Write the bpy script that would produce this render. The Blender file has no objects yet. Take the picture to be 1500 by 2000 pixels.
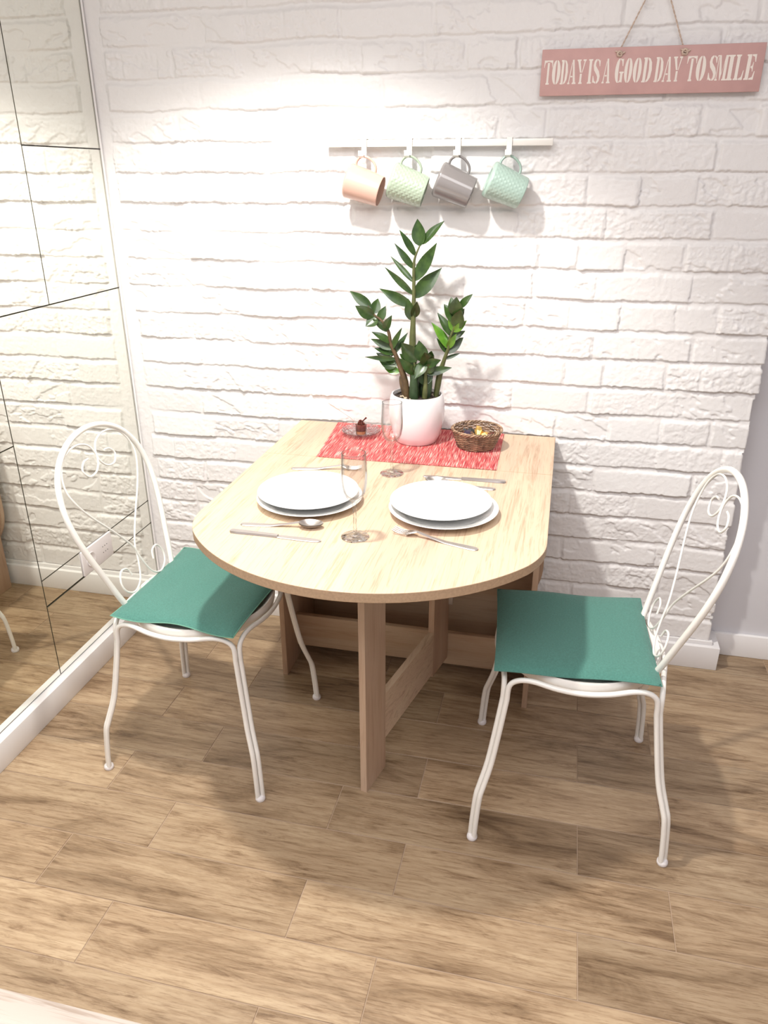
import bpy, bmesh, math, random
import numpy as np
from mathutils import Vector, Matrix
random.seed(7)
PI = math.pi
S = bpy.context.scene
C = S.collection

# ------------------------------------------------------------------ camera
cam_data = bpy.data.cameras.new('camera')
cam = bpy.data.objects.new('camera', cam_data); C.objects.link(cam)
cam_data.sensor_fit = 'VERTICAL'; cam_data.sensor_height = 24.0
cam_data.lens = 1492.22 / 2000 * 24.0
cam_data.clip_start = 0.02
right = Vector((0.974577, 0.224052, -0.000815)); up = Vector((-0.089955, 0.394611, 0.914434)); back = Vector((0.205202, -0.891113, 0.404733))
m = Matrix((right, up, back)).transposed().to_4x4()
m.translation = Vector((1.3927, -2.2756, 1.4787))
cam.matrix_world = m
S.camera = cam

# ------------------------------------------------------------------ light and exposure
w = bpy.data.worlds.new('world'); S.world = w; w.use_nodes = True
w.node_tree.nodes['Background'].inputs[0].default_value = (1.0, 0.97, 0.95, 1)
w.node_tree.nodes['Background'].inputs[1].default_value = 0.15
S.view_settings.view_transform = 'Standard'; S.view_settings.look = 'None'
S.view_settings.exposure = 0.0; S.view_settings.gamma = 1.0
S.view_settings.use_curve_mapping = False

def spot(name, loc, aim, energy, color, angle, blend, size):
    d = bpy.data.lights.new(name, 'SPOT'); d.energy = energy; d.color = color
    d.spot_size = math.radians(angle); d.spot_blend = blend; d.shadow_soft_size = size
    o = bpy.data.objects.new(name, d); C.objects.link(o); o.location = loc
    o.rotation_euler = (Vector(aim) - Vector(loc)).to_track_quat('-Z', 'Y').to_euler()
    return o
def area(name, loc, aim, energy, color, sx, sy):
    d = bpy.data.lights.new(name, 'AREA'); d.energy = energy; d.color = color
    d.shape = 'RECTANGLE'; d.size = sx; d.size_y = sy
    o = bpy.data.objects.new(name, d); C.objects.link(o); o.location = loc
    o.rotation_euler = (Vector(aim) - Vector(loc)).to_track_quat('-Z', 'Y').to_euler()
    return o
spot('table_downlight', (0.75, -0.92, 2.30), (0.60, -0.62, 0.0), 130, (1.0, 0.965, 0.89), 107, 0.46, 0.045)
area('ceiling_fill', (1.15, -2.1, 2.46), (1.1, -1.9, 0), 66, (0.985, 0.975, 0.985), 2.2, 1.6)  # broad fill added for ambient light from the room's unseen ceiling lights

# ------------------------------------------------------------------ node helpers
def new_mat(name):
    mt = bpy.data.materials.new(name); mt.use_nodes = True
    nt = mt.node_tree; b = nt.nodes['Principled BSDF']
    return mt, nt, b
def col(c): return (c[0], c[1], c[2], 1)
def plain(name, c, rough=0.5, metal=0.0, noise=0.0, nscale=30, bump=0.0, bscale=200, coat=0.0, sheen=0.0, spec=0.5):
    mt, nt, b = new_mat(name)
    b.inputs['Base Color'].default_value = col(c); b.inputs['Roughness'].default_value = rough
    b.inputs['Metallic'].default_value = metal; b.inputs['Coat Weight'].default_value = coat
    b.inputs['Specular IOR Level'].default_value = spec
    if sheen: b.inputs['Sheen Weight'].default_value = sheen
    tc = nt.nodes.new('ShaderNodeTexCoord')
    if noise:
        n = nt.nodes.new('ShaderNodeTexNoise'); n.inputs['Scale'].default_value = nscale; n.inputs['Detail'].default_value = 5
        nt.links.new(tc.outputs['Object'], n.inputs['Vector'])
        r = nt.nodes.new('ShaderNodeValToRGB')
        r.color_ramp.elements[0].position = 0.3; r.color_ramp.elements[1].position = 0.7
        r.color_ramp.elements[0].color = col([x * (1 - noise) for x in c]); r.color_ramp.elements[1].color = col([min(1, x * (1 + noise)) for x in c])
        nt.links.new(n.outputs['Fac'], r.inputs[0]); nt.links.new(r.outputs[0], b.inputs['Base Color'])
    if bump:
        n2 = nt.nodes.new('ShaderNodeTexNoise'); n2.inputs['Scale'].default_value = bscale; n2.inputs['Detail'].default_value = 4
        nt.links.new(tc.outputs['Object'], n2.inputs['Vector'])
        bp = nt.nodes.new('ShaderNodeBump'); bp.inputs['Strength'].default_value = bump; bp.inputs['Distance'].default_value = 0.002
        nt.links.new(n2.outputs['Fac'], bp.inputs['Height']); nt.links.new(bp.outputs[0], b.inputs['Normal'])
    return mt
def ramp(nt, stops):
    r = nt.nodes.new('ShaderNodeValToRGB'); e = r.color_ramp.elements
    e[0].position, e[0].color = stops[0][0], col(stops[0][1]); e[1].position, e[1].color = stops[-1][0], col(stops[-1][1])
    for p, c in stops[1:-1]:
        k = e.new(p); k.color = col(c)
    return r
def mix(nt, a, b, fac, mode='MIX'):
    mx = nt.nodes.new('ShaderNodeMix'); mx.data_type = 'RGBA'; mx.blend_type = mode
    for sock, v in ((mx.inputs[6], a), (mx.inputs[7], b)):
        if isinstance(v, tuple): sock.default_value = col(v)
        else: nt.links.new(v, sock)
    if isinstance(fac, float): mx.inputs[0].default_value = fac
    else: nt.links.new(fac, mx.inputs[0])
    return mx.outputs[2]
def noise_node(nt, vec, scale, detail=4, rough=0.55, dist=0.0):
    n = nt.nodes.new('ShaderNodeTexNoise'); n.inputs['Scale'].default_value = scale; n.inputs['Detail'].default_value = detail
    n.inputs['Roughness'].default_value = rough; n.inputs['Distortion'].default_value = dist
    nt.links.new(vec, n.inputs['Vector']); return n.outputs['Fac']
def wood(name, base, dark, pale, axis='Y', rough=0.45, fine=260, amount=0.35, offs=(0, 0, 0)):
    """wood with its grain running along AXIS of the object"""
    mt, nt, b = new_mat(name)
    b.inputs['Roughness'].default_value = rough; b.inputs['Specular IOR Level'].default_value = 0.35
    tc = nt.nodes.new('ShaderNodeTexCoord')
    def mp(sx):
        mpn = nt.nodes.new('ShaderNodeMapping'); nt.links.new(tc.outputs['Object'], mpn.inputs['Vector'])
        sc = [1, 1, 1]; sc['XYZ'.index(axis)] = sx; mpn.inputs['Scale'].default_value = sc
        mpn.inputs['Location'].default_value = offs; return mpn.outputs[0]
    broad = noise_node(nt, mp(0.16), 9, 3, 0.5, 0.6)
    rings = noise_node(nt, mp(0.055), 66, 5, 0.65, 0.9)
    finev = noise_node(nt, mp(0.035), fine, 3, 0.6)
    r1 = ramp(nt, [(0.32, dark), (0.5, base), (0.68, pale)]); nt.links.new(broad, r1.inputs[0])
    r2 = ramp(nt, [(0.36, (0.62, 0.52, 0.45)), (0.47, (1, 1, 1)), (0.62, (1, 1, 1))]); nt.links.new(rings, r2.inputs[0])
    r3 = ramp(nt, [(0.30, (0.70, 0.62, 0.56)), (0.48, (1, 1, 1)), (0.9, (1, 1, 1))]); nt.links.new(finev, r3.inputs[0])
    c = mix(nt, r1.outputs[0], r2.outputs[0], amount, 'MULTIPLY')
    c = mix(nt, c, r3.outputs[0], amount * 1.2, 'MULTIPLY')
    nt.links.new(c, b.inputs['Base Color'])
    bp = nt.nodes.new('ShaderNodeBump'); bp.inputs['Strength'].default_value = 0.12; bp.inputs['Distance'].default_value = 0.001
    nt.links.new(finev, bp.inputs['Height']); nt.links.new(bp.outputs[0], b.inputs['Normal'])
    return mt
def glass(name, tint=(0.97, 0.98, 0.975), edge=(0.55, 0.58, 0.58), gloss=1.0, facets=0):
    """thin clear glass: clear face on, darker and more reflective towards the rim"""
    mt = bpy.data.materials.new(name); mt.use_nodes = True; nt = mt.node_tree
    for n in list(nt.nodes):
        if n.type != 'OUTPUT_MATERIAL': nt.nodes.remove(n)
    out = [n for n in nt.nodes if n.type == 'OUTPUT_MATERIAL'][0]
    lw = nt.nodes.new('ShaderNodeLayerWeight'); lw.inputs[0].default_value = 0.40
    fb = None
    if facets:
        tcg = nt.nodes.new('ShaderNodeTexCoord'); vo = nt.nodes.new('ShaderNodeTexVoronoi'); vo.inputs['Scale'].default_value = facets
        nt.links.new(tcg.outputs['Object'], vo.inputs['Vector']); fb = nt.nodes.new('ShaderNodeBump'); fb.inputs['Strength'].default_value = 1.0; fb.inputs['Distance'].default_value = 0.006
        nt.links.new(vo.outputs['Distance'], fb.inputs['Height']); nt.links.new(fb.outputs[0], lw.inputs['Normal'])
    rr = ramp(nt, [(0.0, tint), (0.25, tint), (0.60, tuple(0.5 * (a_ + b_) for a_, b_ in zip(tint, edge))), (0.95, edge)]); nt.links.new(lw.outputs['Facing'], rr.inputs[0])
    t = nt.nodes.new('ShaderNodeBsdfTransparent'); nt.links.new(rr.outputs[0], t.inputs[0])
    g = nt.nodes.new('ShaderNodeBsdfGlossy'); g.inputs['Roughness'].default_value = 0.02
    if fb: nt.links.new(fb.outputs[0], g.inputs['Normal'])
    ml = ramp(nt, [(0.0, (0.035 * gloss,) * 3), (0.45, (0.07 * gloss,) * 3), (0.9, (0.40 * gloss,) * 3)]); nt.links.new(lw.outputs['Facing'], ml.inputs[0])
    mx = nt.nodes.new('ShaderNodeMixShader'); nt.links.new(ml.outputs[0], mx.inputs[0])
    nt.links.new(t.outputs[0], mx.inputs[1]); nt.links.new(g.outputs[0], mx.inputs[2]); nt.links.new(mx.outputs[0], out.inputs[0])
    return mt

# ------------------------------------------------------------------ materials
M = {}
M['white_metal'] = plain('white_lacquered_metal', (0.86, 0.83, 0.78), 0.30, coat=0.3)
M['white_paint'] = plain('white_trim_paint', (0.82, 0.80, 0.80), 0.35)
M['wall_smooth'] = plain('smooth_wall_paint', (0.66, 0.65, 0.68), 0.75, noise=0.03, nscale=3)
M['ceiling'] = plain('ceiling_paint', (0.85, 0.84, 0.82), 0.9)
M['porcelain'] = plain('white_porcelain', (0.90, 0.90, 0.89), 0.12, coat=0.4)
M['steel'] = plain('stainless_steel', (0.56, 0.52, 0.50), 0.34, 1.0)
M['green'] = plain('green_cotton', (0.066, 0.205, 0.168), 0.85, noise=0.14, nscale=260, bump=0.5, bscale=700, sheen=0.15)
M['green_edge'] = plain('green_seam_thread', (0.16, 0.36, 0.27), 0.9)
M['pot'] = plain('white_glazed_ceramic', (0.86, 0.84, 0.86), 0.18, coat=0.4)
M['soil'] = plain('potting_soil', (0.035, 0.022, 0.016), 0.95, noise=0.6, nscale=160, bump=1, bscale=150)
M['pebble'] = plain('soil_pebbles', (0.55, 0.45, 0.33), 0.8)
M['pink'] = plain('pink_glaze', (0.62, 0.40, 0.33), 0.22, coat=0.3)
M['sage'] = plain('sage_green_glaze', (0.36, 0.435, 0.34), 0.2, coat=0.4)
M['grey'] = plain('grey_glaze', (0.20, 0.185, 0.185), 0.16, coat=0.5)
M['mint'] = plain('mint_glaze', (0.36, 0.48, 0.425), 0.28, coat=0.3)
M['sign'] = plain('dusty_pink_board', (0.58, 0.35, 0.33), 0.6, noise=0.06, nscale=20)
M['letters'] = plain('cream_lettering', (0.84, 0.77, 0.71), 0.7)
M['twine'] = plain('jute_twine', (0.60, 0.47, 0.39), 0.9, noise=0.2, nscale=300)
M['wicker'] = plain('brown_wicker', (0.27, 0.165, 0.105), 0.6, noise=0.6, nscale=60)
M['wicker2'] = plain('pale_wicker', (0.42, 0.29, 0.19), 0.6, noise=0.4, nscale=80)
M['gold'] = plain('gold_foil', (0.80, 0.52, 0.16), 0.3, 0.7)
M['purple'] = plain('dark_purple_foil', (0.07, 0.045, 0.085), 0.3, 0.5)
M['brown'] = plain('dried_petals', (0.12, 0.025, 0.015), 0.7, noise=0.5, nscale=150)
M['amber'] = plain('amber_wax', (0.62, 0.25, 0.10), 0.4)
M['stick'] = plain('thin_brown_stick', (0.42, 0.30, 0.26), 0.7)
M['glass'] = glass('clear_flute_glass', (0.99, 0.99, 0.99), (0.55, 0.56, 0.57), 1.7)
M['glass_thick'] = glass('thick_clear_glass', (0.97, 0.97, 0.97), (0.40, 0.40, 0.41), 2.2, 75)
M['glass_rim'] = glass('clear_glass_rim', (0.80, 0.80, 0.80), (0.45, 0.45, 0.45), 2.2)
M['crystal'] = glass('cut_crystal', (0.96, 0.95, 0.95), (0.42, 0.39, 0.39), 2.4, 190)
M['dark'] = plain('dark_recess', (0.03, 0.03, 0.03), 0.6)
M['mirror_edge'] = plain('dark_mirror_edge', (0.10, 0.09, 0.06), 0.5)
M['socket'] = plain('white_plastic', (0.80, 0.76, 0.76), 0.35)
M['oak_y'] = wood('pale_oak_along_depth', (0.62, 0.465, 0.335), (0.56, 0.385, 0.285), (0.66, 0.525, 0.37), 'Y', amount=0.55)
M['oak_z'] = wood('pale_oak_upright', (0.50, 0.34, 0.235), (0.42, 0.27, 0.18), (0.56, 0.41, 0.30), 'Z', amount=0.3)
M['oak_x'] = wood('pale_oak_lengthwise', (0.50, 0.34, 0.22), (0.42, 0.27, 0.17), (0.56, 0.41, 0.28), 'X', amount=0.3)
M['oak_edge'] = plain('shaded_oak_edge_band', (0.44, 0.30, 0.19), 0.5, noise=0.1, nscale=200)  # edge band browner than the top, its shade put into the colour
M['white_wood'] = wood('whitewashed_wood', (0.40, 0.345, 0.30), (0.33, 0.28, 0.24), (0.45, 0.41, 0.37), 'X', amount=0.8, fine=160)

mt, nt, b = new_mat('mirror_glass'); M['mirror'] = mt
b.inputs['Base Color'].default_value = (0.90, 0.905, 0.84, 1); b.inputs['Metallic'].default_value = 1.0; b.inputs['Roughness'].default_value = 0.0

# white painted brick
mt, nt, b = new_mat('white_painted_brick'); M['brick'] = mt
b.inputs['Roughness'].default_value = 0.42; b.inputs['Base Color'].default_value = (0.80, 0.782, 0.778, 1)
tc = nt.nodes.new('ShaderNodeTexCoord')
n1 = noise_node(nt, tc.outputs['Object'], 380, 5, 0.65); n2 = noise_node(nt, tc.outputs['Object'], 70, 4, 0.6)
ad = nt.nodes.new('ShaderNodeMath'); ad.operation = 'ADD'; nt.links.new(n1, ad.inputs[0]); nt.links.new(n2, ad.inputs[1])
bp = nt.nodes.new('ShaderNodeBump'); bp.inputs['Strength'].default_value = 0.35; bp.inputs['Distance'].default_value = 0.0014
nt.links.new(ad.outputs[0], bp.inputs['Height']); nt.links.new(bp.outputs[0], b.inputs['Normal'])

# floor planks: every plank carries its own random pair in the attribute "plank"
mt, nt, b = new_mat('oak_look_planks'); M['plank'] = mt
b.inputs['Roughness'].default_value = 0.36; b.inputs['Specular IOR Level'].default_value = 0.35
tc = nt.nodes.new('ShaderNodeTexCoord'); at = nt.nodes.new('ShaderNodeAttribute'); at.attribute_name = 'plank'
mul = nt.nodes.new('ShaderNodeVectorMath'); mul.operation = 'SCALE'; mul.inputs['Scale'].default_value = 23.0
nt.links.new(at.outputs['Color'], mul.inputs[0])
addv = nt.nodes.new('ShaderNodeVectorMath'); addv.operation = 'ADD'
nt.links.new(tc.outputs['Object'], addv.inputs[0]); nt.links.new(mul.outputs[0], addv.inputs[1])
def fmp(sx, sy=1.0):
    k = nt.nodes.new('ShaderNodeMapping'); k.inputs['Scale'].default_value = (sx, sy, 1); nt.links.new(addv.outputs[0], k.inputs['Vector']); return k.outputs[0]
patch = noise_node(nt, fmp(0.22), 9.0, 6, 0.68, 0.9)
streak = noise_node(nt, fmp(0.14), 46, 6, 0.70, 0.8)
grain = noise_node(nt, fmp(0.07), 300, 4, 0.7, 0.2)
wv = nt.nodes.new('ShaderNodeTexWave'); wv.wave_type = 'BANDS'; wv.bands_direction = 'Y'; wv.inputs['Scale'].default_value = 16
wv.inputs['Distortion'].default_value = 9; wv.inputs['Detail'].default_value = 3; wv.inputs['Detail Scale'].default_value = 1.3; nt.links.new(fmp(0.16), wv.inputs['Vector'])
r1 = ramp(nt, [(0.30, (0.165, 0.105, 0.062)), (0.39, (0.30, 0.205, 0.125)), (0.50, (0.430, 0.310, 0.200)), (0.68, (0.535, 0.405, 0.270))]); nt.links.new(patch, r1.inputs[0])
r2 = ramp(nt, [(0.34, (0.50, 0.42, 0.36)), (0.46, (0.95, 0.93, 0.90)), (0.7, (1.0, 1.0, 1.0))]); nt.links.new(streak, r2.inputs[0])
r3 = ramp(nt, [(0.36, (0.50, 0.42, 0.35)), (0.50, (0.96, 0.95, 0.93)), (0.7, (1.0, 1.0, 1.0))]); nt.links.new(grain, r3.inputs[0])
r4 = ramp(nt, [(0.0, (0.80, 0.75, 0.70)), (0.35, (1, 1, 1)), (1.0, (1, 1, 1))]); nt.links.new(wv.outputs['Fac'], r4.inputs[0])
c = mix(nt, r1.outputs[0], r2.outputs[0], 0.75, 'MULTIPLY'); c = mix(nt, c, r3.outputs[0], 0.55, 'MULTIPLY'); c = mix(nt, c, r4.outputs[0], 0.55, 'MULTIPLY')
hs = nt.nodes.new('ShaderNodeHueSaturation'); sp = nt.nodes.new('ShaderNodeSeparateColor'); nt.links.new(at.outputs['Color'], sp.inputs[0])
mr = nt.nodes.new('ShaderNodeMapRange'); mr.inputs[3].default_value = 0.76; mr.inputs[4].default_value = 1.06
nt.links.new(sp.outputs[1], mr.inputs[0]); nt.links.new(mr.outputs[0], hs.inputs['Value']); nt.links.new(c, hs.inputs['Color'])
nt.links.new(hs.outputs[0], b.inputs['Base Color'])
bp = nt.nodes.new('ShaderNodeBump'); bp.inputs['Strength'].default_value = 0.25; bp.inputs['Distance'].default_value = 0.0012
nt.links.new(grain, bp.inputs['Height']); nt.links.new(bp.outputs[0], b.inputs['Normal'])
M['grout'] = plain('plank_joint_grout', (0.42, 0.30, 0.21), 0.9)

# woven runner: ribs along Y
mt, nt, b = new_mat('red_woven_runner'); M['runner'] = mt
b.inputs['Roughness'].default_value = 0.85
tc = nt.nodes.new('ShaderNodeTexCoord')
def rmp(sy):
    k = nt.nodes.new('ShaderNodeMapping'); k.inputs['Scale'].default_value = (1, sy, 1); nt.links.new(tc.outputs['Object'], k.inputs['Vector']); return k.outputs[0]
s1 = noise_node(nt, rmp(0.045), 430, 2, 0.5, 0.1); s2 = noise_node(nt, rmp(0.05), 24, 2, 0.5)
r1 = ramp(nt, [(0.33, (0.34, 0.035, 0.045)), (0.46, (0.55, 0.085, 0.09)), (0.56, (0.66, 0.20, 0.18)), (0.66, (0.80, 0.55, 0.48))]); nt.links.new(s1, r1.inputs[0])
r2 = ramp(nt, [(0.35, (0.78, 0.62, 0.62)), (0.6, (1, 1, 1))]); nt.links.new(s2, r2.inputs[0])
nt.links.new(mix(nt, r1.outputs[0], r2.outputs[0], 0.7, 'MULTIPLY'), b.inputs['Base Color'])
bp = nt.nodes.new('ShaderNodeBump'); bp.inputs['Strength'].default_value = 0.7; bp.inputs['Distance'].default_value = 0.0015
nt.links.new(s1, bp.inputs['Height']); nt.links.new(bp.outputs[0], b.inputs['Normal'])

# leaf
def leaf_mat(name, a, bb):
    mt, nt, b = new_mat(name); b.inputs['Roughness'].default_value = 0.28
    b.inputs['Coat Weight'].default_value = 0.2
    tc = nt.nodes.new('ShaderNodeTexCoord'); n = noise_node(nt, tc.outputs['Object'], 45, 3)
    r = ramp(nt, [(0.35, a), (0.65, bb)]); nt.links.new(n, r.inputs[0]); nt.links.new(r.outputs[0], b.inputs['Base Color'])
    b.inputs['Transmission Weight'].default_value = 0.0
    return mt
M['leaf'] = leaf_mat('dark_glossy_leaf', (0.016, 0.042, 0.009), (0.042, 0.084, 0.018))
M['leaf_young'] = leaf_mat('bright_young_leaf', (0.06, 0.17, 0.012), (0.12, 0.26, 0.025))
M['stem'] = plain('green_brown_stem', (0.095, 0.105, 0.035), 0.5, noise=0.3, nscale=40)
M['sheath'] = plain('dark_green_sheath', (0.030, 0.058, 0.022), 0.45, noise=0.35, nscale=50)
M['stem_brown'] = plain('brown_green_sheath', (0.10, 0.062, 0.028), 0.55, noise=0.4, nscale=60)

# ------------------------------------------------------------------ mesh helpers
class MB:
    def __init__(s): s.v = []; s.f = []
    def add(s, vs, fs):
        n = len(s.v); s.v += [tuple(p) for p in vs]; s.f += [tuple(i + n for i in f) for f in fs]
    def box(s, a, b, bev=0.0, rot=None, pivot=(0, 0, 0), seg=2):
        bm = bmesh.new(); bmesh.ops.create_cube(bm, size=1.0)
        for v in bm.verts: v.co = Vector([(a[i] + b[i]) / 2 + v.co[i] * (b[i] - a[i]) for i in range(3)])
        if bev: bmesh.ops.bevel(bm, geom=list(bm.edges), offset=bev, segments=seg, affect='EDGES', profile=0.5)
        if rot is not None:
            R = Matrix.Rotation(rot, 3, 'Z'); p = Vector(pivot)
            for v in bm.verts: v.co = R @ (v.co - p) + p
        bm.verts.index_update(); s.add([v.co[:] for v in bm.verts], [[v.index for v in f.verts] for f in bm.faces]); bm.free()
    def tube(s, pts, r, n=10, closed=False, flat=1.0, cap=True):
        P = [Vector(p) for p in pts]; N = len(P)
        R = r if isinstance(r, (list, tuple)) else [r] * N
        T = []
        for i in range(N):
            a = P[(i - 1) % N] if (closed or i > 0) else P[i]; c = P[(i + 1) % N] if (closed or i < N - 1) else P[i]
            T.append((c - a).normalized())
        u = Vector((0, 0, 1)) if abs(T[0].z) < 0.9 else Vector((1, 0, 0))
        u = (u - T[0] * u.dot(T[0])).normalized(); U = [u]
        for i in range(1, N):
            q = T[i - 1].rotation_difference(T[i]); u = q @ u; u = (u - T[i] * u.dot(T[i])).normalized(); U.append(u)
        if closed:
            q = T[-1].rotation_difference(T[0]); u2 = q @ U[-1]; u2 = (u2 - T[0] * u2.dot(T[0])).normalized()
            ang = math.atan2(u2.cross(U[0]).dot(T[0]), u2.dot(U[0]))
            U = [Matrix.Rotation(ang * i / N, 3, T[i]) @ U[i] for i in range(N)]
        vs = []
        for i in range(N):
            w_ = T[i].cross(U[i])
            for k in range(n):
                a = 2 * PI * k / n; vs.append(P[i] + (U[i] * math.cos(a) + w_ * math.sin(a) * flat) * R[i])
        fs = []
        for i in range(N if closed else N - 1):
            j = (i + 1) % N
            for k in range(n):
                l = (k + 1) % n; fs.append((i * n + k, i * n + l, j * n + l, j * n + k))
        if cap and not closed:
            fs.append(tuple(range(n))[::-1]); fs.append(tuple((N - 1) * n + k for k in range(n)))
        s.add(vs, fs)
    def lathe(s, prof, n=48, c=(0, 0, 0), axis='Z', close=False):
        vs = []; fs = []; m_ = len(prof)
        for i in range(n):
            a = 2 * PI * i / n
            for r, z in prof:
                if axis == 'Z': vs.append((c[0] + r * math.cos(a), c[1] + r * math.sin(a), c[2] + z))
                else: vs.append((c[0] + z, c[1] + r * math.cos(a), c[2] + r * math.sin(a)))
        for i in range(n):
            j = (i + 1) % n
            for k in range(m_ - 1):
                fs.append((i * m_ + k, j * m_ + k, j * m_ + k + 1, i * m_ + k + 1))
            if close: fs.append((i * m_ + m_ - 1, j * m_ + m_ - 1, j * m_, i * m_))
        s.add(vs, fs)
    def prism(s, poly, f, d0, d1):
        """outline poly extruded; f(u, v, d) maps to 3-D"""
        n = len(poly)
        vs = [f(u, v, d0) for u, v in poly] + [f(u, v, d1) for u, v in poly]
        fs = [tuple(range(n))[::-1], tuple(range(n, 2 * n))] + [(i, (i + 1) % n, n + (i + 1) % n, n + i) for i in range(n)]
        s.add(vs, fs)
    def build(s, name, mat, parent=None, smooth=True, angle=40, loc=None, mats=None, weld=True):
        me = bpy.data.meshes.new(name); me.from_pydata(s.v, [], s.f)
        bm = bmesh.new(); bm.from_mesh(me)
        if weld: bmesh.ops.remove_doubles(bm, verts=bm.verts, dist=1e-6)
        bmesh.ops.recalc_face_normals(bm, faces=bm.faces)
        bm.to_mesh(me); bm.free()
        me.materials.append(mat)
        for x in (mats or []): me.materials.append(x)
        if smooth:
            me.polygons.foreach_set('use_smooth', [True] * len(me.polygons)); me.set_sharp_from_angle(angle=math.radians(angle))
        o = bpy.data.objects.new(name, me); C.objects.link(o)
        if parent: o.parent = parent
        if loc: o.location = loc
        return o
def spline(pts, k=8, closed=False):
    P = [Vector(p) for p in pts]; N = len(P); out = []
    for i in range(N if closed else N - 1):
        g = lambda j: P[j % N] if closed else P[max(0, min(N - 1, j))]
        a, b_, c_, d = g(i - 1), g(i), g(i + 1), g(i + 2)
        for t in range(k):
            t /= k
            out.append(0.5 * ((2 * b_) + (-a + c_) * t + (2 * a - 5 * b_ + 4 * c_ - d) * t * t + (-a + 3 * b_ - 3 * c_ + d) * t ** 3))
    if not closed: out.append(P[-1])
    return out
def tag(o, label, cat, group=None, kind=None):
    o['label'] = label; o['category'] = cat
    if group: o['group'] = group
    if kind: o['kind'] = kind
    return o
def thing(name, label, cat, loc=(0, 0, 0), rz=0.0, group=None):
    o = bpy.data.objects.new(name, None); C.objects.link(o); o.empty_display_size = 0.05
    o.location = loc; o.rotation_euler = (0, 0, rz)
    return tag(o, label, cat, group)
def struct(o): o['kind'] = 'structure'; return o
def copy_tree(o, parent=None):
    c_ = o.copy(); C.objects.link(c_)
    if parent: c_.parent = parent
    for ch in [x for x in list(C.objects) if x.parent == o]: copy_tree(ch, c_)
    return c_

# ------------------------------------------------------------------ setting: floor of plank tiles
XR = 3.4; YF = -3.3; ZC = 2.5
def build_floor():
    vs, fs, mi, at_ = [], [], [], []
    vs += [(-0.02, YF, -0.0015), (XR, YF, -0.0015), (XR, 0.12, -0.0015), (-0.02, 0.12, -0.0015)]; fs.append((0, 1, 2, 3)); mi.append(1); at_.append((0, 0, 0))
    rnd = random.Random(5); h = 0.1505; g = 0.0011
    y1 = 0.125; row = 0
    y_edges = [-0.785 + k * h for k in range(-18, 7)]
    for k in range(-18, 7):
        ya, yb = -0.785 + k * h, -0.785 + (k + 1) * h
        ya, yb = max(ya, YF), min(yb, 0.12)
        if yb <= ya: continue
        x0 = (0.535 if k % 2 == 0 else 0.335) - 0.603
        while x0 > 0: x0 -= 0.603
        while x0 < XR:
            xa, xb = max(x0, -0.02), min(x0 + 0.603, XR)
            if xb - xa > 0.004:
                n = len(vs); e = 0.0007
                vs += [(xa + g, ya + g, 0 - e), (xb - g, ya + g, -e), (xb - g, yb - g, -e), (xa + g, yb - g, -e),
                       (xa + g + e, ya + g + e, 0), (xb - g - e, ya + g + e, 0), (xb - g - e, yb - g - e, 0), (xa + g + e, yb - g - e, 0)]
                c3 = (rnd.random(), rnd.random(), rnd.random())
                for f in ((4, 5, 6, 7), (0, 1, 5, 4), (1, 2, 6, 5), (2, 3, 7, 6), (3, 0, 4, 7)):
                    fs.append(tuple(n + i for i in f)); mi.append(0); at_.append(c3)
            x0 += 0.603
    me = bpy.data.meshes.new('floor'); me.from_pydata(vs, [], fs)
    me.materials.append(M['plank']); me.materials.append(M['grout'])
    me.polygons.foreach_set('material_index', mi)
    ca = me.color_attributes.new('plank', 'FLOAT_COLOR', 'CORNER'); buf = []
    for f, c3 in zip(fs, at_): buf += [c3[0], c3[1], c3[2], 1.0] * len(f)
    ca.data.foreach_set('color', buf)
    o = bpy.data.objects.new('floor', me); C.objects.link(o); return struct(o)
build_floor()

# ------------------------------------------------------------------ setting: painted brick wall, real relief
JOINTS = {0:[0.487,0.67,1.001,1.264],1:[0.367,0.481,0.751,1.003,1.271,1.783],2:[0.1,0.212,0.259,0.669,0.811,0.91,0.981,1.087,1.223,1.431,1.552,1.708],3:[0.088,0.572,0.864,1.124,1.407],4:[0.259,0.411,0.547,0.662,1.182,1.306,1.559,1.688,1.821],5:[0.062,0.193,0.523,0.796,1.478,1.738],6:[0.272,0.581,1.303,1.424,1.56,1.703],7:[0.206,0.512,1.246,1.481,1.756],8:[0.261,1.312,1.422,1.541,1.696,1.815],9:[0.18,1.305,1.473,1.725],10:[0.095,0.406,1.288,1.407,1.547,1.694,1.808],11:[0.24,1.484,1.754],12:[0.262,0.537,1.279,1.412,1.524,1.694,1.79],13:[0.069,0.193,1.489,1.733],14:[0.245,0.365,1.403,1.553,1.702,1.84],15:[0.286,1.703,1.885],16:[0.128,0.353,1.53,1.813],17:[0.236,1.461,1.661],18:[0.189,1.579,1.808]}
def vnoise(X, Y, scale, seed):
    rs = np.random.RandomState(seed); G = rs.rand(257, 257).astype(np.float32)
    x = X * scale; y = Y * scale; xi = np.floor(x).astype(int); yi = np.floor(y).astype(int)
    fx = x - xi; fy = y - yi; fx = fx * fx * (3 - 2 * fx); fy = fy * fy * (3 - 2 * fy)
    xi %= 256; yi %= 256; x1 = xi + 1; y1 = yi + 1
    return (G[yi, xi] * (1 - fx) + G[yi, x1] * fx) * (1 - fy) + (G[y1, xi] * (1 - fx) + G[y1, x1] * fx) * fy
def fbm(X, Y, scale, seed, octv=4, gain=0.55):
    t = 0; a = 1; s_ = 0
    for i in range(octv):
        t = t + a * vnoise(X + 3.7 * i, Y + 1.9 * i, scale * 2 ** i, seed + i); s_ += a; a *= gain
    return t / s_
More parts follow.
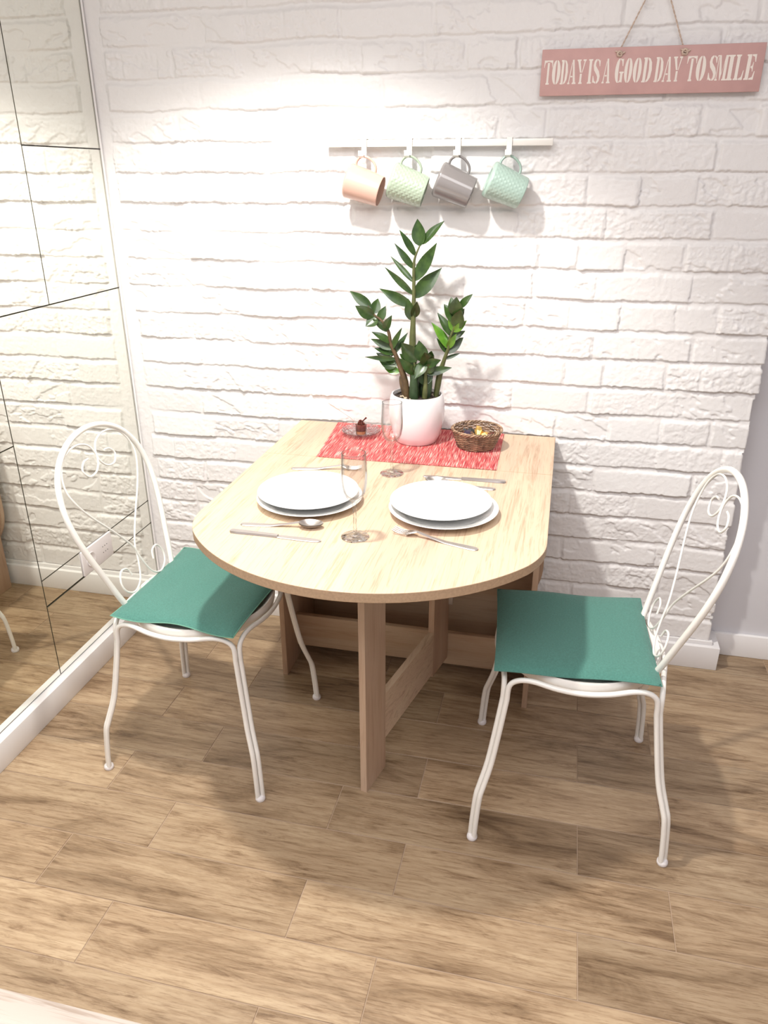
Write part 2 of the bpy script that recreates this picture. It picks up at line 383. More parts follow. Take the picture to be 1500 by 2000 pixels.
def build_brick_wall():
    XE = 1.94; SIDE = 0.09; st = 0.0026
    us = np.arange(0.0, XE + SIDE + 1e-6, st); zs = np.arange(0.06, 2.04, st)
    zs = np.append(zs, [2.3, ZC])
    U, Z = np.meshgrid(us, zs)
    rnd = random.Random(11)
    Zt = 1.888 + 2 * 0.0815                      # top of the pattern
    # joints waver gently
    Zw = Z + 0.0110 * (fbm(U, Z * 0.3, 6.0, 40, 2) - 0.5) + 0.0070 * (fbm(U, Z, 40, 50, 4, 0.65) - 0.5)
    Uw = U + 0.008 * (fbm(U, Z, 34, 60, 3) - 0.5)
    row = np.floor((Zt - Zw) / 0.0815).astype(int)           # 0 and 1 above course 0's bottom
    fz = (Zt - Zw) / 0.0815 - row                            # 0 at the top, 1 at the bottom of a course
    H = np.zeros_like(U); 
    mort_h = 0.0105; 
    for r in range(row.min(), row.max() + 1):
        mask = row == r
        if not mask.any(): continue
        k = r - 1                                            # JOINTS index (course whose bottom line is z = 1.888 - .0815 k)
        js = sorted(JOINTS.get(k, []))
        pts = [0.045 + rnd.uniform(-0.008, 0.012)] + [j for j in js if 0.09 < j < XE - 0.04] + [XE + 0.004]
        full = [pts[0]]
        for a, b_ in zip(pts[:-1], pts[1:]):
            gap = b_ - a
            if gap > 0.34:
                n = max(2, int(round(gap / rnd.choice([0.20, 0.23, 0.17]))))
                cs = sorted([a + gap * (i + rnd.uniform(-0.22, 0.22)) / n for i in range(1, n)]); full += cs
            full.append(b_)
        full[-1] = XE + SIDE + 0.05
        full.append(9)
        full = np.array(full)
        u = Uw[mask]; z = fz[mask]; idx = np.searchsorted(full, u) - 1
        nb = len(full)
        lift = np.array([rnd.uniform(0.0030, 0.0068) for _ in range(nb)]); tl = np.array([rnd.uniform(-0.0035, 0.0035) for _ in range(nb)])
        tz = np.array([rnd.uniform(-0.0015, 0.004) for _ in range(nb)]); vj = np.array([rnd.choice([0.1, 0.25, 0.45, 0.75]) for _ in range(nb + 1)])
        rgh = np.array([rnd.choice([0.15, 0.3, 0.6, 1.0]) for _ in range(nb)]); chip = np.array([rnd.uniform(0, 1) for _ in range(nb)])
        ii = np.clip(idx, 0, nb - 2)
        L = full[ii]; R = full[ii + 1]
        dl = (u - L); dr = (R - u); 
        inside = (idx >= 0)
        top = z * 0.0815; bot = (1 - z) * 0.0815
        jit = 0.006 * (fbm(u, Z[mask], 70, 70 + r, 4, 0.7) - 0.5)
        mw = 0.0032
        def sm(d, w_): t = np.clip(d / w_, 0, 1); return t * t * (3 - 2 * t)
        eh = sm(top - 0.0045 + jit * 1.2, 0.013) * sm(bot - 0.0012 + jit * 0.9, 0.0022)
        ev = (1 - vj[ii] * (1 - sm(dl - mw + jit, 0.005))) * (1 - vj[ii + 1] * (1 - sm(dr - mw + jit, 0.005)))
        w_ = R - L; fx = np.clip((u - L) / np.maximum(w_, 0.02), 0, 1) - 0.5
        hh = lift[ii] + tl[ii] * fx * 1.6 + tz[ii] * (z - 0.4) * 1.6
        # crumbled faces and slanting chips on some bricks
        rough_ = rgh[ii] * 0.0035 * np.abs(fbm(u, Z[mask], 55, 90, 4) - 0.5) * 3.0
        sl = np.clip((fbm(u * 0.7 + Z[mask] * 0.5, Z[mask], 18, 130, 4, 0.6) - 0.57) * 22, 0, 1)
        hh = hh + rough_ - sl * 0.0030 * (chip[ii] > 0.35)
        h = np.where(inside, hh * eh * ev, 0.0015 * fbm(u, Z[mask], 60, 150, 3))
        # grazing lip just above each bed joint
        H[mask] = h + 0.0013 * fbm(u, Z[mask], 110, 170, 4, 0.7)
    fade = np.clip((0.10 - Z) / 0.012, 0, 1) * 0.0; H = H * (1 - fade)
    flat_z = Z > 2.035; H[flat_z] = 0.004
    # end of the wall: courses end raggedly
    X = np.where(U < XE, U, XE); Y = np.where(U < XE, 0.0, U - XE)
    ncos = np.clip((U - (XE - 0.008)) / 0.016, 0, 1); th = ncos * PI / 2
    NX = np.sin(th); NY = -np.cos(th)
    rowj = np.array([random.Random(300 + int(i)).uniform(-0.008, 0.006) for i in range(0, 60)])
    rj = rowj[np.clip(row, 0, 59)] * (H > 0.002)
    endw = np.clip((U - (XE - 0.03)) / 0.03, 0, 1)
    X = X + NX * H + rj * endw; Y = Y + NY * H
    Y = Y + 0.004 * (1 - ncos)                    # plane of the mean brick face sits at y = 0
    ny, nx = U.shape
    co = np.stack([X, Y, Z], -1).reshape(-1, 3).astype(np.float32)
    idx = np.arange(ny * nx).reshape(ny, nx)
    quads = np.stack([idx[:-1, :-1], idx[:-1, 1:], idx[1:, 1:], idx[1:, :-1]], -1).reshape(-1, 4).astype(np.int32)
    me = bpy.data.meshes.new('wall_back'); me.vertices.add(len(co)); me.vertices.foreach_set('co', co.ravel())
    me.loops.add(quads.size); me.loops.foreach_set('vertex_index', quads.ravel())
    me.polygons.add(len(quads)); me.polygons.foreach_set('loop_start', np.arange(0, quads.size, 4, dtype=np.int32))
    me.polygons.foreach_set('use_smooth', [True] * len(quads))
    me.update(calc_edges=True); me.validate()
    me.materials.append(M['brick'])
    o = bpy.data.objects.new('wall_back', me); C.objects.link(o); return struct(o)
build_brick_wall()

def sbox(name, a, b_, mat, bev=0.0):
    q = MB(); q.box(a, b_, bev); return struct(q.build(name, mat, smooth=bool(bev)))
sbox('wall_back_recess', (1.90, 0.092, 0.0), (XR, 0.14, ZC), M['wall_smooth'])
sbox('wall_left', (-0.06, YF, 0.0), (-0.012, 0.10, ZC), M['wall_smooth'])
sbox('wall_right', (XR, YF, 0.0), (XR + 0.05, 0.14, ZC), M['wall_smooth'])
sbox('wall_front', (-0.05, YF - 0.05, 0.0), (XR + 0.05, YF, ZC), M['wall_smooth'])
sbox('ceiling', (-0.05, YF - 0.05, ZC), (XR + 0.05, 0.14, ZC + 0.04), M['ceiling'])
sbox('baseboard_left', (-0.012, YF, 0.0), (0.0255, -0.0235, 0.083), M['white_paint'], 0.002)
sbox('baseboard_back', (0.0, -0.023, 0.0), (1.981, 0.088, 0.083), M['white_paint'], 0.002)
sbox('baseboard_recess', (1.981, 0.078, 0.0), (XR, 0.092, 0.082), M['white_paint'], 0.002)
sbox('trim_1', (0.0, -0.0085, 0.083), (1.958, 0.01, 0.097), M['white_paint'], 0.0015)
q = MB(); q.tube([(0.0045, -0.004, 0.09), (0.005, -0.004, 0.9), (0.0045, -0.004, 1.6), (0.0045, -0.004, 2.04)], 0.0032, 8)
struct(q.build('trim_2', M['white_paint']))

# ------------------------------------------------------------------ mirror panels on the left wall (the mirror face is x = 0)
def mirror(y0, y1, z0, z1, label):
    g = 0.0012
    t = thing('mirror_panel', label, 'mirror', (0, (y0 + y1) / 2, z0), 0, 'mirror panels glued on the left wall')
    cy = (y0 + y1) / 2
    q = MB(); q.box((-0.012, y0 + g - cy, g), (-0.0004, y1 - g - cy, z1 - z0 - g)); q.build('mirror_backing', M['mirror_edge'], t, smooth=False)
    q = MB(); q.add([(0, y0 + g * 1.5 - cy, g * 1.5), (0, y1 - g * 1.5 - cy, g * 1.5), (0, y1 - g * 1.5 - cy, z1 - z0 - g * 1.5), (0, y0 + g * 1.5 - cy, z1 - z0 - g * 1.5)], [(0, 1, 2, 3)])
    q.build('mirror_face', M['mirror'], t, smooth=False)
mirror(-0.367, -0.001, 1.547, 2.42, 'mirror panel in the wall corner, topmost, level with the pink sign')
mirror(-0.367, -0.001, 1.147, 1.547, 'mirror panel in the wall corner, squarish one second from the top')
mirror(-2.1, -0.367, 1.147, 2.42, 'mirror panel at the upper left picture edge, left of the long upper vertical seam')
mirror(-0.617, -0.001, 0.407, 1.147, 'tall mirror panel behind the left chair, just above the white socket strip')
mirror(-2.1, -0.617, 0.817, 1.147, 'low wide mirror panel at the left picture edge, above the short seam')
mirror(-2.1, -0.617, 0.085, 0.817, 'mirror panel at the lower left picture edge reflecting the table side')
mirror(-0.617, -0.430, 0.323, 0.407, 'short mirror strip on the room side of the white socket')
mirror(-0.262, -0.001, 0.320, 0.407, 'short mirror strip between the white socket and the brick wall')
mirror(-0.617, -0.001, 0.085, 0.320, 'lowest mirror panel resting on the white baseboard beside the left chair')

# socket in the mirror strip
t = thing('wall_socket', 'white double socket plate set in the mirror behind the left chair', 'socket', (0, -0.346, 0.322))
q = MB(); q.box((-0.010, -0.083, 0.0), (0.006, 0.083, 0.084), 0.003); q.build('plate', M['socket'], t)
q = MB(); q.lathe([(0.0, 0.0063), (0.017, 0.0063), (0.0205, 0.0085), (0.023, 0.0085), (0.0235, 0.005)], 32, (0, -0.040, 0.042), 'X')
so = q.build('round_socket', M['socket'], t)
q = MB()
for dz in (-0.009, 0.009): q.lathe([(0.0, 0.0068), (0.0028, 0.0068), (0.0028, 0.005)], 12, (0, -0.040, 0.042 + dz), 'X')
q.build('socket_hole', M['dark'], so)
q = MB()
for dy in (-0.012, 0.0, 0.012):
    for dz in (-0.010, 0.010): q.lathe([(0.0, 0.0066), (0.0016, 0.0066), (0.0016, 0.005)], 8, (0, 0.040 + dy, 0.042 + dz), 'X')
q.build('vent_holes', M['dark'], t)

# ------------------------------------------------------------------ folding table
TX0, TX1, YH = 0.597, 1.404, -0.336
def leaf_outline():
    cx, cy, R = 1.0005, -0.6, 0.457
    a0 = math.asin((TX1 - cx) / R); yc = cy - R * math.cos(a0)
    pts = []
    def bez(p0, c_, p1, n=8): return [((1 - t) ** 2 * p0[0] + 2 * t * (1 - t) * c_[0] + t * t * p1[0], (1 - t) ** 2 * p0[1] + 2 * t * (1 - t) * c_[1] + t * t * p1[1]) for t in [i / n for i in range(n + 1)]]
    b0 = a0 - 0.14
    arc = [(cx + R * math.sin(a), cy - R * math.cos(a)) for a in np.linspace(-b0, b0, 48)]
    L = bez((TX0, yc + 0.06), (TX0, yc), arc[0]); Rr = bez(arc[-1], (TX1, yc), (TX1, yc + 0.06))
    return [(TX0, YH)] + L + arc[1:-1] + Rr + [(TX1, YH)]
LO = leaf_outline()
tb = thing('folding_table', 'light oak folding table with rounded leaf set for two by the brick wall', 'table', (1.0, -0.4, 0))
def tw(p): return (p[0] - 1.0, p[1] + 0.4, p[2])
def slab(name, outline, z0, z1, mats):
    q = MB(); q.prism(outline, lambda u, v, d: tw((u, v, d)), z0, z1)
    o = q.build(name, mats[0], tb, smooth=False, mats=[mats[1]])
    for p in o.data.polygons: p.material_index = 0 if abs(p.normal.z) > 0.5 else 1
    o.data.set_sharp_from_angle(angle=0.5)
    bv = o.modifiers.new('bevel', 'BEVEL'); bv.width = 0.0012; bv.segments = 2; bv.limit_method = 'ANGLE'
    return o
slab('fixed_top', [(TX0, -0.012), (TX0, YH + 0.0006), (TX1, YH + 0.0006), (TX1, -0.012)], 0.728, 0.75, (M['oak_y'], M['oak_edge']))
slab('raised_leaf', [(x, y - (0.0006 if abs(y - YH) < 1e-6 else 0)) for x, y in LO], 0.728, 0.75, (M['oak_y'], M['oak_edge']))
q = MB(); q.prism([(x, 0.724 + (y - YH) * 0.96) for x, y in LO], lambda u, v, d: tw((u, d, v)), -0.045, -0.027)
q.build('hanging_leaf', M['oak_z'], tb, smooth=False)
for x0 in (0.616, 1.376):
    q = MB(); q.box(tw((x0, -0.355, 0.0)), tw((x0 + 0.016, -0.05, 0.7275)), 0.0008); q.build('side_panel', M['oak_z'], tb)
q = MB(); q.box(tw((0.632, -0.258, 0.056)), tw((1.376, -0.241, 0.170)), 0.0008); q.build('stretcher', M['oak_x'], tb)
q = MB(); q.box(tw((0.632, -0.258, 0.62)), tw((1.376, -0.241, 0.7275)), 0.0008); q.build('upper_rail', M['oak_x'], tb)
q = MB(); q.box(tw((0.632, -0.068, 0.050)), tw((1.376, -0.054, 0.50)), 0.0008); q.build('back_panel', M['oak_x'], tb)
# swung-out gate leg: frame in a vertical plane through (1.005,-.796), heading g
gx, gy = 0.235, 0.972
def gw(s_, d, z): return (1.005 + gx * s_ - gy * d - 1.0, -0.796 + gy * s_ + gx * d + 0.4, z)
def gbox(name, s0, s1, z0, z1, mat):
    q = MB(); vs = [gw(s_, d, z) for z in (z0, z1) for (s_, d) in ((s0, 0), (s1, 0), (s1, 0.0175), (s0, 0.0175))]
    q.add(vs, [(0, 1, 2, 3), (4, 5, 6, 7), (0, 1, 5, 4), (1, 2, 6, 5), (2, 3, 7, 6), (3, 0, 4, 7)]); return q.build(name, mat, tb, smooth=False)
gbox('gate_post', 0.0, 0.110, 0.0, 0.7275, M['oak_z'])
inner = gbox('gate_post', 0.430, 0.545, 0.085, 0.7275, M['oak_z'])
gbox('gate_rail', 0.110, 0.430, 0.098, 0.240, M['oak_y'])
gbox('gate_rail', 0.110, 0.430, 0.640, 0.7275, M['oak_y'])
q = MB(); q.box((gw(0.545, 0, 0)[0] - 0.03, gw(0.545, 0, 0)[1] - 0.004, 0.28), (gw(0.545, 0, 0)[0] + 0.012, gw(0.545, 0, 0)[1] + 0.004, 0.34), 0.001)
q.build('hinge', M['steel'], tb)

# ------------------------------------------------------------------ chairs (front of the seat looks along local +X)
def leg_pts(sx, sy, ox, oy):
    base = [(0.222, 0.216, 0.010), (0.2195, 0.2135, 0.06), (0.2145, 0.2085, 0.125), (0.2075, 0.2015, 0.155), (0.1955, 0.190, 0.200), (0.188, 0.182, 0.240), (0.1765, 0.172, 0.32), (0.168, 0.165, 0.385)]
    return [(sx * (x + ox), sy * (y + oy), z) for x, y, z in base]
def make_chair(label):
    t = thing('metal_chair', label, 'chair', group='white scrolled metal chairs at the table')
    d = 0.0046; r = 0.0063
    for sx in (-1, 1):
        for sy in (-1, 1):
            q = MB(); q.tube(spline(leg_pts(sx, sy, -d, d), 5), r, 10); q.tube(spline(leg_pts(sx, sy, d, -d), 5), r, 10)
            lg = q.build('leg', M['white_metal'], t)
            q = MB(); q.lathe([(0.0, 0.0), (0.0115, 0.0), (0.013, 0.003), (0.0125, 0.010), (0.009, 0.014), (0.0, 0.014)], 18, (sx * 0.222, sy * 0.216, 0)); q.build('foot_cap', M['socket'], lg)
    q = MB()
    for sy in (-1, 1):      # side rails, bowed outwards
        half = [(0.168 - d, 0.165 + d, 0.385), (0.160, 0.168, 0.422), (0.142, 0.170, 0.440), (0.110, 0.176, 0.446), (0.055, 0.190, 0.442), (0.0, 0.195, 0.440)]
        pts = half + [(-x, y, z) for x, y, z in half[::-1][1:]]
        q.tube(spline([(x, sy * y, z) for x, y, z in pts], 6), r, 10)
    for sx in (-1, 1):
        half = [(0.168 + d, 0.165 - d, 0.385), (0.172, 0.158, 0.422), (0.174, 0.142, 0.440), (0.179, 0.110, 0.446), (0.190, 0.055, 0.442), (0.194, 0.0, 0.440)]
        pts = half + [(x, -y, z) for x, y, z in half[::-1][1:]]
        q.tube(spline([(sx * x, y, z) for x, y, z in pts], 6), r, 10)
    q.build('seat_frame', M['white_metal'], t)
    q = MB(); q.lathe([(0.0, 0.447), (0.150, 0.447), (0.170, 0.452), (0.178, 0.460), (0.1835, 0.4615), (0.1865, 0.456), (0.185, 0.440), (0.182, 0.428), (0.172, 0.422), (0.150, 0.420), (0.0, 0.420)], 56)
    q.build('seat_pan', M['white_metal'], t)
    bx = lambda z: -0.154 - 0.286 * (z - 0.44)
    half = [(0.096, 0.400), (0.103, 0.425), (0.113, 0.455), (0.130, 0.50), (0.149, 0.56), (0.168, 0.62), (0.182, 0.68), (0.1855, 0.74), (0.170, 0.80), (0.131, 0.85), (0.070, 0.883)]
    pts = [(bx(z), y, z) for y, z in half] + [(bx(0.894), 0, 0.894)] + [(bx(z), -y, z) for y, z in half[::-1]]
    q = MB(); q.tube(spline(pts, 7), 0.0076, 12); q.build('back_frame', M['white_metal'], t)
    sc = [(-0.036, 0.826), (-0.056, 0.823), (-0.071, 0.806), (-0.055, 0.786), (-0.024, 0.789), (-0.004, 0.810), (-0.0035, 0.834), (-0.022, 0.857), (-0.062, 0.867), (-0.110, 0.856), (-0.142, 0.825), (-0.152, 0.785), (-0.139, 0.745), (-0.108, 0.700), (-0.066, 0.652), (-0.030, 0.608), (-0.006, 0.572), (0.006, 0.530), (0.026, 0.490), (0.060, 0.474), (0.090, 0.488), (0.099, 0.515), (0.083, 0.540), (0.058, 0.536), (0.049, 0.515)]
    for sg in (1, -1):
        q = MB(); q.tube(spline([(bx(z) + 0.0026 * sg * (1 if z < 0.75 else 0.3), sg * y, z) for y, z in sc], 6), 0.0026, 8); q.build('scroll', M['white_metal'], t)
    return t
chL = make_chair('white metal scroll-back chair left of the table, beside the mirror')
chR = copy_tree(chL)
chL.location = (0.529, -0.656, 0); chL.rotation_euler = (0, 0, math.radians(-2.06))
chR.location = (1.501, -0.655, 0); chR.rotation_euler = (0, 0, math.radians(183.05))
chR['label'] = 'white metal scroll-back chair right of the table, in front of the brick wall end'

def cushion(label, ch, corners, seed, warp):
    t = thing('seat_cushion', label, 'cushion', (ch.location.x, ch.location.y, 0.4625), ch.rotation_euler.z, 'green cushions on the chairs')
    rnd = random.Random(seed); n = 36; q = MB()
    A, B, Cc, D = [Vector((x, y, 0)) for x, y in corners]
    def P(u, v, side):
        e = (1 - abs(2 * u - 1) ** 7) * (1 - abs(2 * v - 1) ** 7); pin = 0.010
        p = A * (1 - u) * (1 - v) + B * u * (1 - v) + Cc * u * v + D * (1 - u) * v
        c_ = (A + B + Cc + D) / 4
        k = 0.020 * (4 * u * (1 - u)) * (1 if True else 0); k2 = 0.020 * (4 * v * (1 - v))
        # edges draw in a little between the corners
        p = p + (c_ - p) * (0.018 * ((4 * u * (1 - u)) * (abs(2 * v - 1) ** 3) + (4 * v * (1 - v)) * (abs(2 * u - 1) ** 3)))
        base = 0.0065 + warp * (0.006 * math.sin(u * 9 + v * 4 + seed) * abs(2 * v - 1) ** 3)
        wr = 0.0012 * math.sin(u * 14 + 3 * v + seed) * math.sin(v * 11 - 2 * u) * warp
        z = base + (0.0125 * e ** 0.6 + wr * e if side > 0 else -min(0.0065, base) * e ** 0.5)
        return (p.x, p.y, z)
    for side in (1, -1):
        vs = [P(i / n, j / n, side) for j in range(n + 1) for i in range(n + 1)]
        q.add(vs, [(j * (n + 1) + i, j * (n + 1) + i + 1, (j + 1) * (n + 1) + i + 1, (j + 1) * (n + 1) + i) for j in range(n) for i in range(n)])
    q.build('cover', M['green'], t, angle=70)
    q = MB(); ed = []
    for i in range(n): ed.append(P(i / n, 0, 1))
    for j in range(n): ed.append(P(1, j / n, 1))
    for i in range(n): ed.append(P(1 - i / n, 1, 1))
    for j in range(n): ed.append(P(0, 1 - j / n, 1))
    q.tube(ed, 0.0013, 6, closed=True); q.build('edge_seam', M['green_edge'] if warp > 0.5 else M['green'], t)
    return t
cushion('dark green square cushion on the left chair, half under the table leaf', chL, [(-0.165, -0.180), (0.172, -0.188), (0.178, 0.196), (-0.170, 0.207)], 3, 1.0)
cushion('dark green square cushion on the right chair, lying fully in view', chR, [(-0.164, -0.197), (0.203, -0.190), (0.196, 0.184), (-0.163, 0.176)], 8, 0.35)

# ------------------------------------------------------------------ things on the table
ZT = 0.7502
def runner():
    A, B, Cc, D = (0.752, -0.340), (1.256, -0.336), (1.250, -0.016), (0.722, -0.014)
    cx, cy = 1.0, -0.18; q = MB(); nx, ny = 90, 20
    def P(u, v, top):
        x = (A[0] * (1 - u) + B[0] * u) * (1 - v) + (D[0] * (1 - u) + Cc[0] * u) * v; y = (A[1] * (1 - u) + B[1] * u) * (1 - v) + (D[1] * (1 - u) + Cc[1] * u) * v
        y += 0.0012 * math.sin(u * 210) * (1 - 2 * v) * abs(1 - 2 * v) ** 4; z = 0.0003 + (0.0022 if top else 0)
        if (u in (0, 1) or v in (0, 1)) and top: z -= 0.0008
        return (x - cx, y - cy, z)
    for top in (1, 0):
        vs = [P(i / nx, j / ny, top) for j in range(ny + 1) for i in range(nx + 1)]
        q.add(vs, [(j * (nx + 1) + i, j * (nx + 1) + i + 1, (j + 1) * (nx + 1) + i + 1, (j + 1) * (nx + 1) + i) for j in range(ny) for i in range(nx)])
    rim = [(i, 0) for i in range(nx)] + [(nx, j) for j in range(ny)] + [(nx - i, ny) for i in range(nx)] + [(0, ny - j) for j in range(ny)]
    for (i, j), (i2, j2) in zip(rim, rim[1:] + rim[:1]):
        q.add([P(i / nx, j / ny, 0), P(i2 / nx, j2 / ny, 0), P(i2 / nx, j2 / ny, 1), P(i / nx, j / ny, 1)], [(0, 1, 2, 3)])
    o = q.build('table_runner', M['runner'], None, smooth=False, loc=(cx, cy, ZT)); tag(o, 'red and white striped woven runner across the back of the table', 'runner')
runner()
ZR = ZT + 0.0026

def plate(name, label, x, y, z, R, h, rimw, group):
    q = MB()
    well = R - rimw
    prof = [(0.0, 0.0035), (well * 0.86, 0.0035), (well * 0.97, 0.0060), (well + 0.004, h * 0.62), (R - 0.004, h - 0.0015), (R - 0.001, h), (R, h - 0.0012), (R - 0.002, h - 0.0030), (well + 0.004, h * 0.62 - 0.0035), (well * 0.90, 0.0022), (well * 0.72, 0.0), (0.0, 0.0)]
    q.lathe(prof, 72); o = q.build(name, M['porcelain'], None, angle=60, loc=(x, y, z)); return tag(o, label, 'plate', group)
plate('dinner_plate', 'white dinner plate at the left place, under a smaller plate', 0.8345, -0.651, ZT, 0.128, 0.019, 0.030, 'large white dinner plates')
plate('soup_plate', 'white deep plate stacked on the left dinner plate', 0.827, -0.639, ZT + 0.0085, 0.123, 0.0205, 0.032, 'white deep plates on the dinner plates')
plate('dinner_plate', 'white dinner plate at the right place, under a smaller plate', 1.1605, -0.646, ZT, 0.1285, 0.019, 0.030, 'large white dinner plates')
plate('soup_plate', 'white deep plate stacked on the right dinner plate', 1.152, -0.634, ZT + 0.0090, 0.120, 0.0215, 0.032, 'white deep plates on the dinner plates')

def flute(label, x, y):
    t = thing('champagne_flute', label, 'wine glass', (x, y, ZT), 0, 'champagne flutes')
    q = MB(); q.lathe([(0.0, 0.0), (0.030, 0.0), (0.0315, 0.0012), (0.030, 0.0028), (0.015, 0.0055), (0.007, 0.009), (0.0045, 0.014)], 40); q.build('foot', M['glass_thick'], t)
    q = MB(); q.lathe([(0.0045, 0.014), (0.0038, 0.030), (0.0036, 0.055), (0.0042, 0.072), (0.0065, 0.084)], 24); q.build('stem', M['glass_thick'], t)
    q = MB(); q.lathe([(0.0, 0.090), (0.010, 0.093), (0.018, 0.100), (0.0235, 0.111), (0.0265, 0.128), (0.0272, 0.146), (0.0262, 0.170), (0.0252, 0.1945), (0.0262, 0.1950), (0.0272, 0.170), (0.0282, 0.146), (0.0275, 0.127), (0.0245, 0.109), (0.019, 0.0965), (0.011, 0.0885), (0.0065, 0.084)], 44)
    q.build('bowl', M['glass'], t)
    q = MB(); q.tube([(0.0257 * math.cos(a), 0.0257 * math.sin(a), 0.195) for a in np.linspace(0, 2 * PI, 41)[:-1]], 0.0008, 6, closed=True); q.build('rim', M['glass_rim'], t)
flute('clear champagne flute standing in front of the flower pot', 0.987, -0.421)
flute('clear champagne flute standing between the two place settings', 0.992, -0.818)

# cutlery, laid along local +X from the handle end
def handle_shape(L0):   # half widths along a handle
    return [(0.0, 0.003), (0.004, 0.0075), (0.012, 0.0092), (0.03, 0.0085), (0.06, 0.0062), (0.09, 0.0042), (L0, 0.0035)]
def strip(q, st, zf, th=0.0016):
    n = len(st); vs = []
    for x, hw in st: vs += [(x, -hw, zf(x)), (x, hw, zf(x)), (x, hw * 0.8, zf(x) + th), (x, -hw * 0.8, zf(x) + th)]
    fs = [(0, 1, 2, 3), tuple(4 * (n - 1) + i for i in (3, 2, 1, 0))]
    for i in range(n - 1):
        for k in range(4): fs.append((4 * i + k, 4 * i + (k + 1) % 4, 4 * i + 4 + (k + 1) % 4, 4 * i + 4 + k))
    q.add(vs, fs)
def cut(kind, label, p0, p1, z=ZT, dz=0.0, group=None):
    d = Vector((p1[0] - p0[0], p1[1] - p0[1])); L_ = d.length; a = math.atan2(d.y, d.x)
    t = thing('table_' + kind, label, kind, (p0[0], p0[1], z), a, group)
    if kind == 'knife':
        hl = L_ * 0.53
        q = MB(); strip(q, [(0, 0.005), (0.004, 0.0082), (0.02, 0.0088), (hl * 0.5, 0.0072), (hl, 0.0062)], lambda x: 0.0004, 0.0045); q.build('handle', M['steel'], t)
        q = MB(); strip(q, [(hl, 0.0060), (hl + 0.01, 0.0075), (L_ * 0.8, 0.0090), (L_ * 0.93, 0.0080), (L_ * 0.98, 0.0050), (L_, 0.002)], lambda x: 0.0008, 0.0016); q.build('blade', M['steel'], t)
    else:
        hl = L_ - (0.058 if kind == 'fork' else 0.052)
        bend = lambda x: 0.0006 + 0.011 * math.exp(-((x - hl) / 0.035) ** 2)
        q = MB(); strip(q, [(x / 0.115 * hl if x else 0, w_) for x, w_ in handle_shape(0.115)], bend, 0.0020); q.build('handle', M['steel'], t)
        if kind == 'fork':
            q = MB(); strip(q, [(hl, 0.0035), (hl + 0.008, 0.0085), (hl + 0.018, 0.0118), (hl + 0.024, 0.0120)], lambda x: 0.0006 + 0.011 * math.exp(-((x - hl) / 0.022) ** 2), 0.0018)
            for k in range(4):
                yy = (k - 1.5) * 0.0066; n = 6; vs = []; fs = []
                pts = [(hl + 0.0225 + i * (L_ - hl - 0.0225) / n, yy, 0.0014 + 0.0045 * ((i / n - 0.35) ** 2) * 3 + 0.0025) for i in range(n + 1)]
                q.tube(pts, [0.0019] * n + [0.0010], 6, flat=0.7)
            q.build('tines', M['steel'], t)
        else:
            q = MB(); n, m_ = 14, 10; cxx = hl + 0.027; vs = []; fs = []
            for sgn, off in ((1, 0.0), (1, 0.0014)):
                base_i = len(vs)
                for j in range(m_ + 1):
                    rr_ = j / m_
                    for i in range(24):
                        a_ = 2 * PI * i / 24; ex = 0.028 * rr_ * math.cos(a_) ; ey = 0.0188 * rr_ * math.sin(a_) * (1 - 0.12 * math.cos(a_))
                        vs.append((cxx + ex, ey, 0.0008 + 0.0105 * rr_ ** 2.2 + off))
                for j in range(m_):
                    for i in range(24): fs.append((base_i + j * 24 + i, base_i + j * 24 + (i + 1) % 24, base_i + (j + 1) * 24 + (i + 1) % 24, base_i + (j + 1) * 24 + i))
            q.add(vs, fs); q.build('spoon_bowl', M['steel'], t)
    return t
cut('knife', 'steel knife lying nearest the front table edge at the left place', (0.714, -0.852), (0.926, -0.857), group='table knives')
cut('spoon', 'steel spoon lying between the left plates and the front knife', (0.722, -0.812), (0.908, -0.790), group='table spoons')
cut('fork', 'steel fork half hidden behind the left plates', (0.715, -0.446), (0.903, -0.410), group='table forks')
cut('fork', 'steel fork lying in front of the right plates', (1.262, -0.822), (1.068, -0.772), group='table forks')
cut('knife', 'steel knife lying behind the right plates, next to the red runner', (1.287, -0.419), (1.072, -0.424), group='table knives')
cut('spoon', 'steel spoon just behind the right plates, only its handle end showing', (1.266, -0.474), (1.088, -0.466), group='table spoons')

# ------------------------------------------------------------------ potted plant
PX, PY = 1.0, -0.140
pl = thing('potted_plant', 'tall dark green leafy plant in a white pot on the red runner', 'plant', (PX, PY, ZR))
q = MB(); q.lathe([(0.0, 0.004), (0.050, 0.003), (0.056, 0.0), (0.0605, 0.003), (0.070, 0.025), (0.0785, 0.060), (0.0820, 0.092), (0.0805, 0.120), (0.0765, 0.138), (0.0735, 0.1435), (0.0705, 0.143), (0.0700, 0.138), (0.0705, 0.120), (0.069, 0.100), (0.0, 0.100)], 64)
q.build('pot', M['pot'], pl, angle=60)
q = MB(); rnd = random.Random(2); vs = []; fs = []; nr, na = 14, 44
for j in range(nr + 1):
    for i in range(na):
        r_ = 0.0702 * j / nr; a = 2 * PI * i / na; vs.append((r_ * math.cos(a), r_ * math.sin(a), 0.1345 + (rnd.uniform(-0.003, 0.003) if j < nr else -0.002)))
for j in range(nr):
    for i in range(na): fs.append((j * na + i, j * na + (i + 1) % na, (j + 1) * na + (i + 1) % na, (j + 1) * na + i))
q.add(vs, fs); soil = q.build('soil', M['soil'], pl, angle=180)
q = MB()
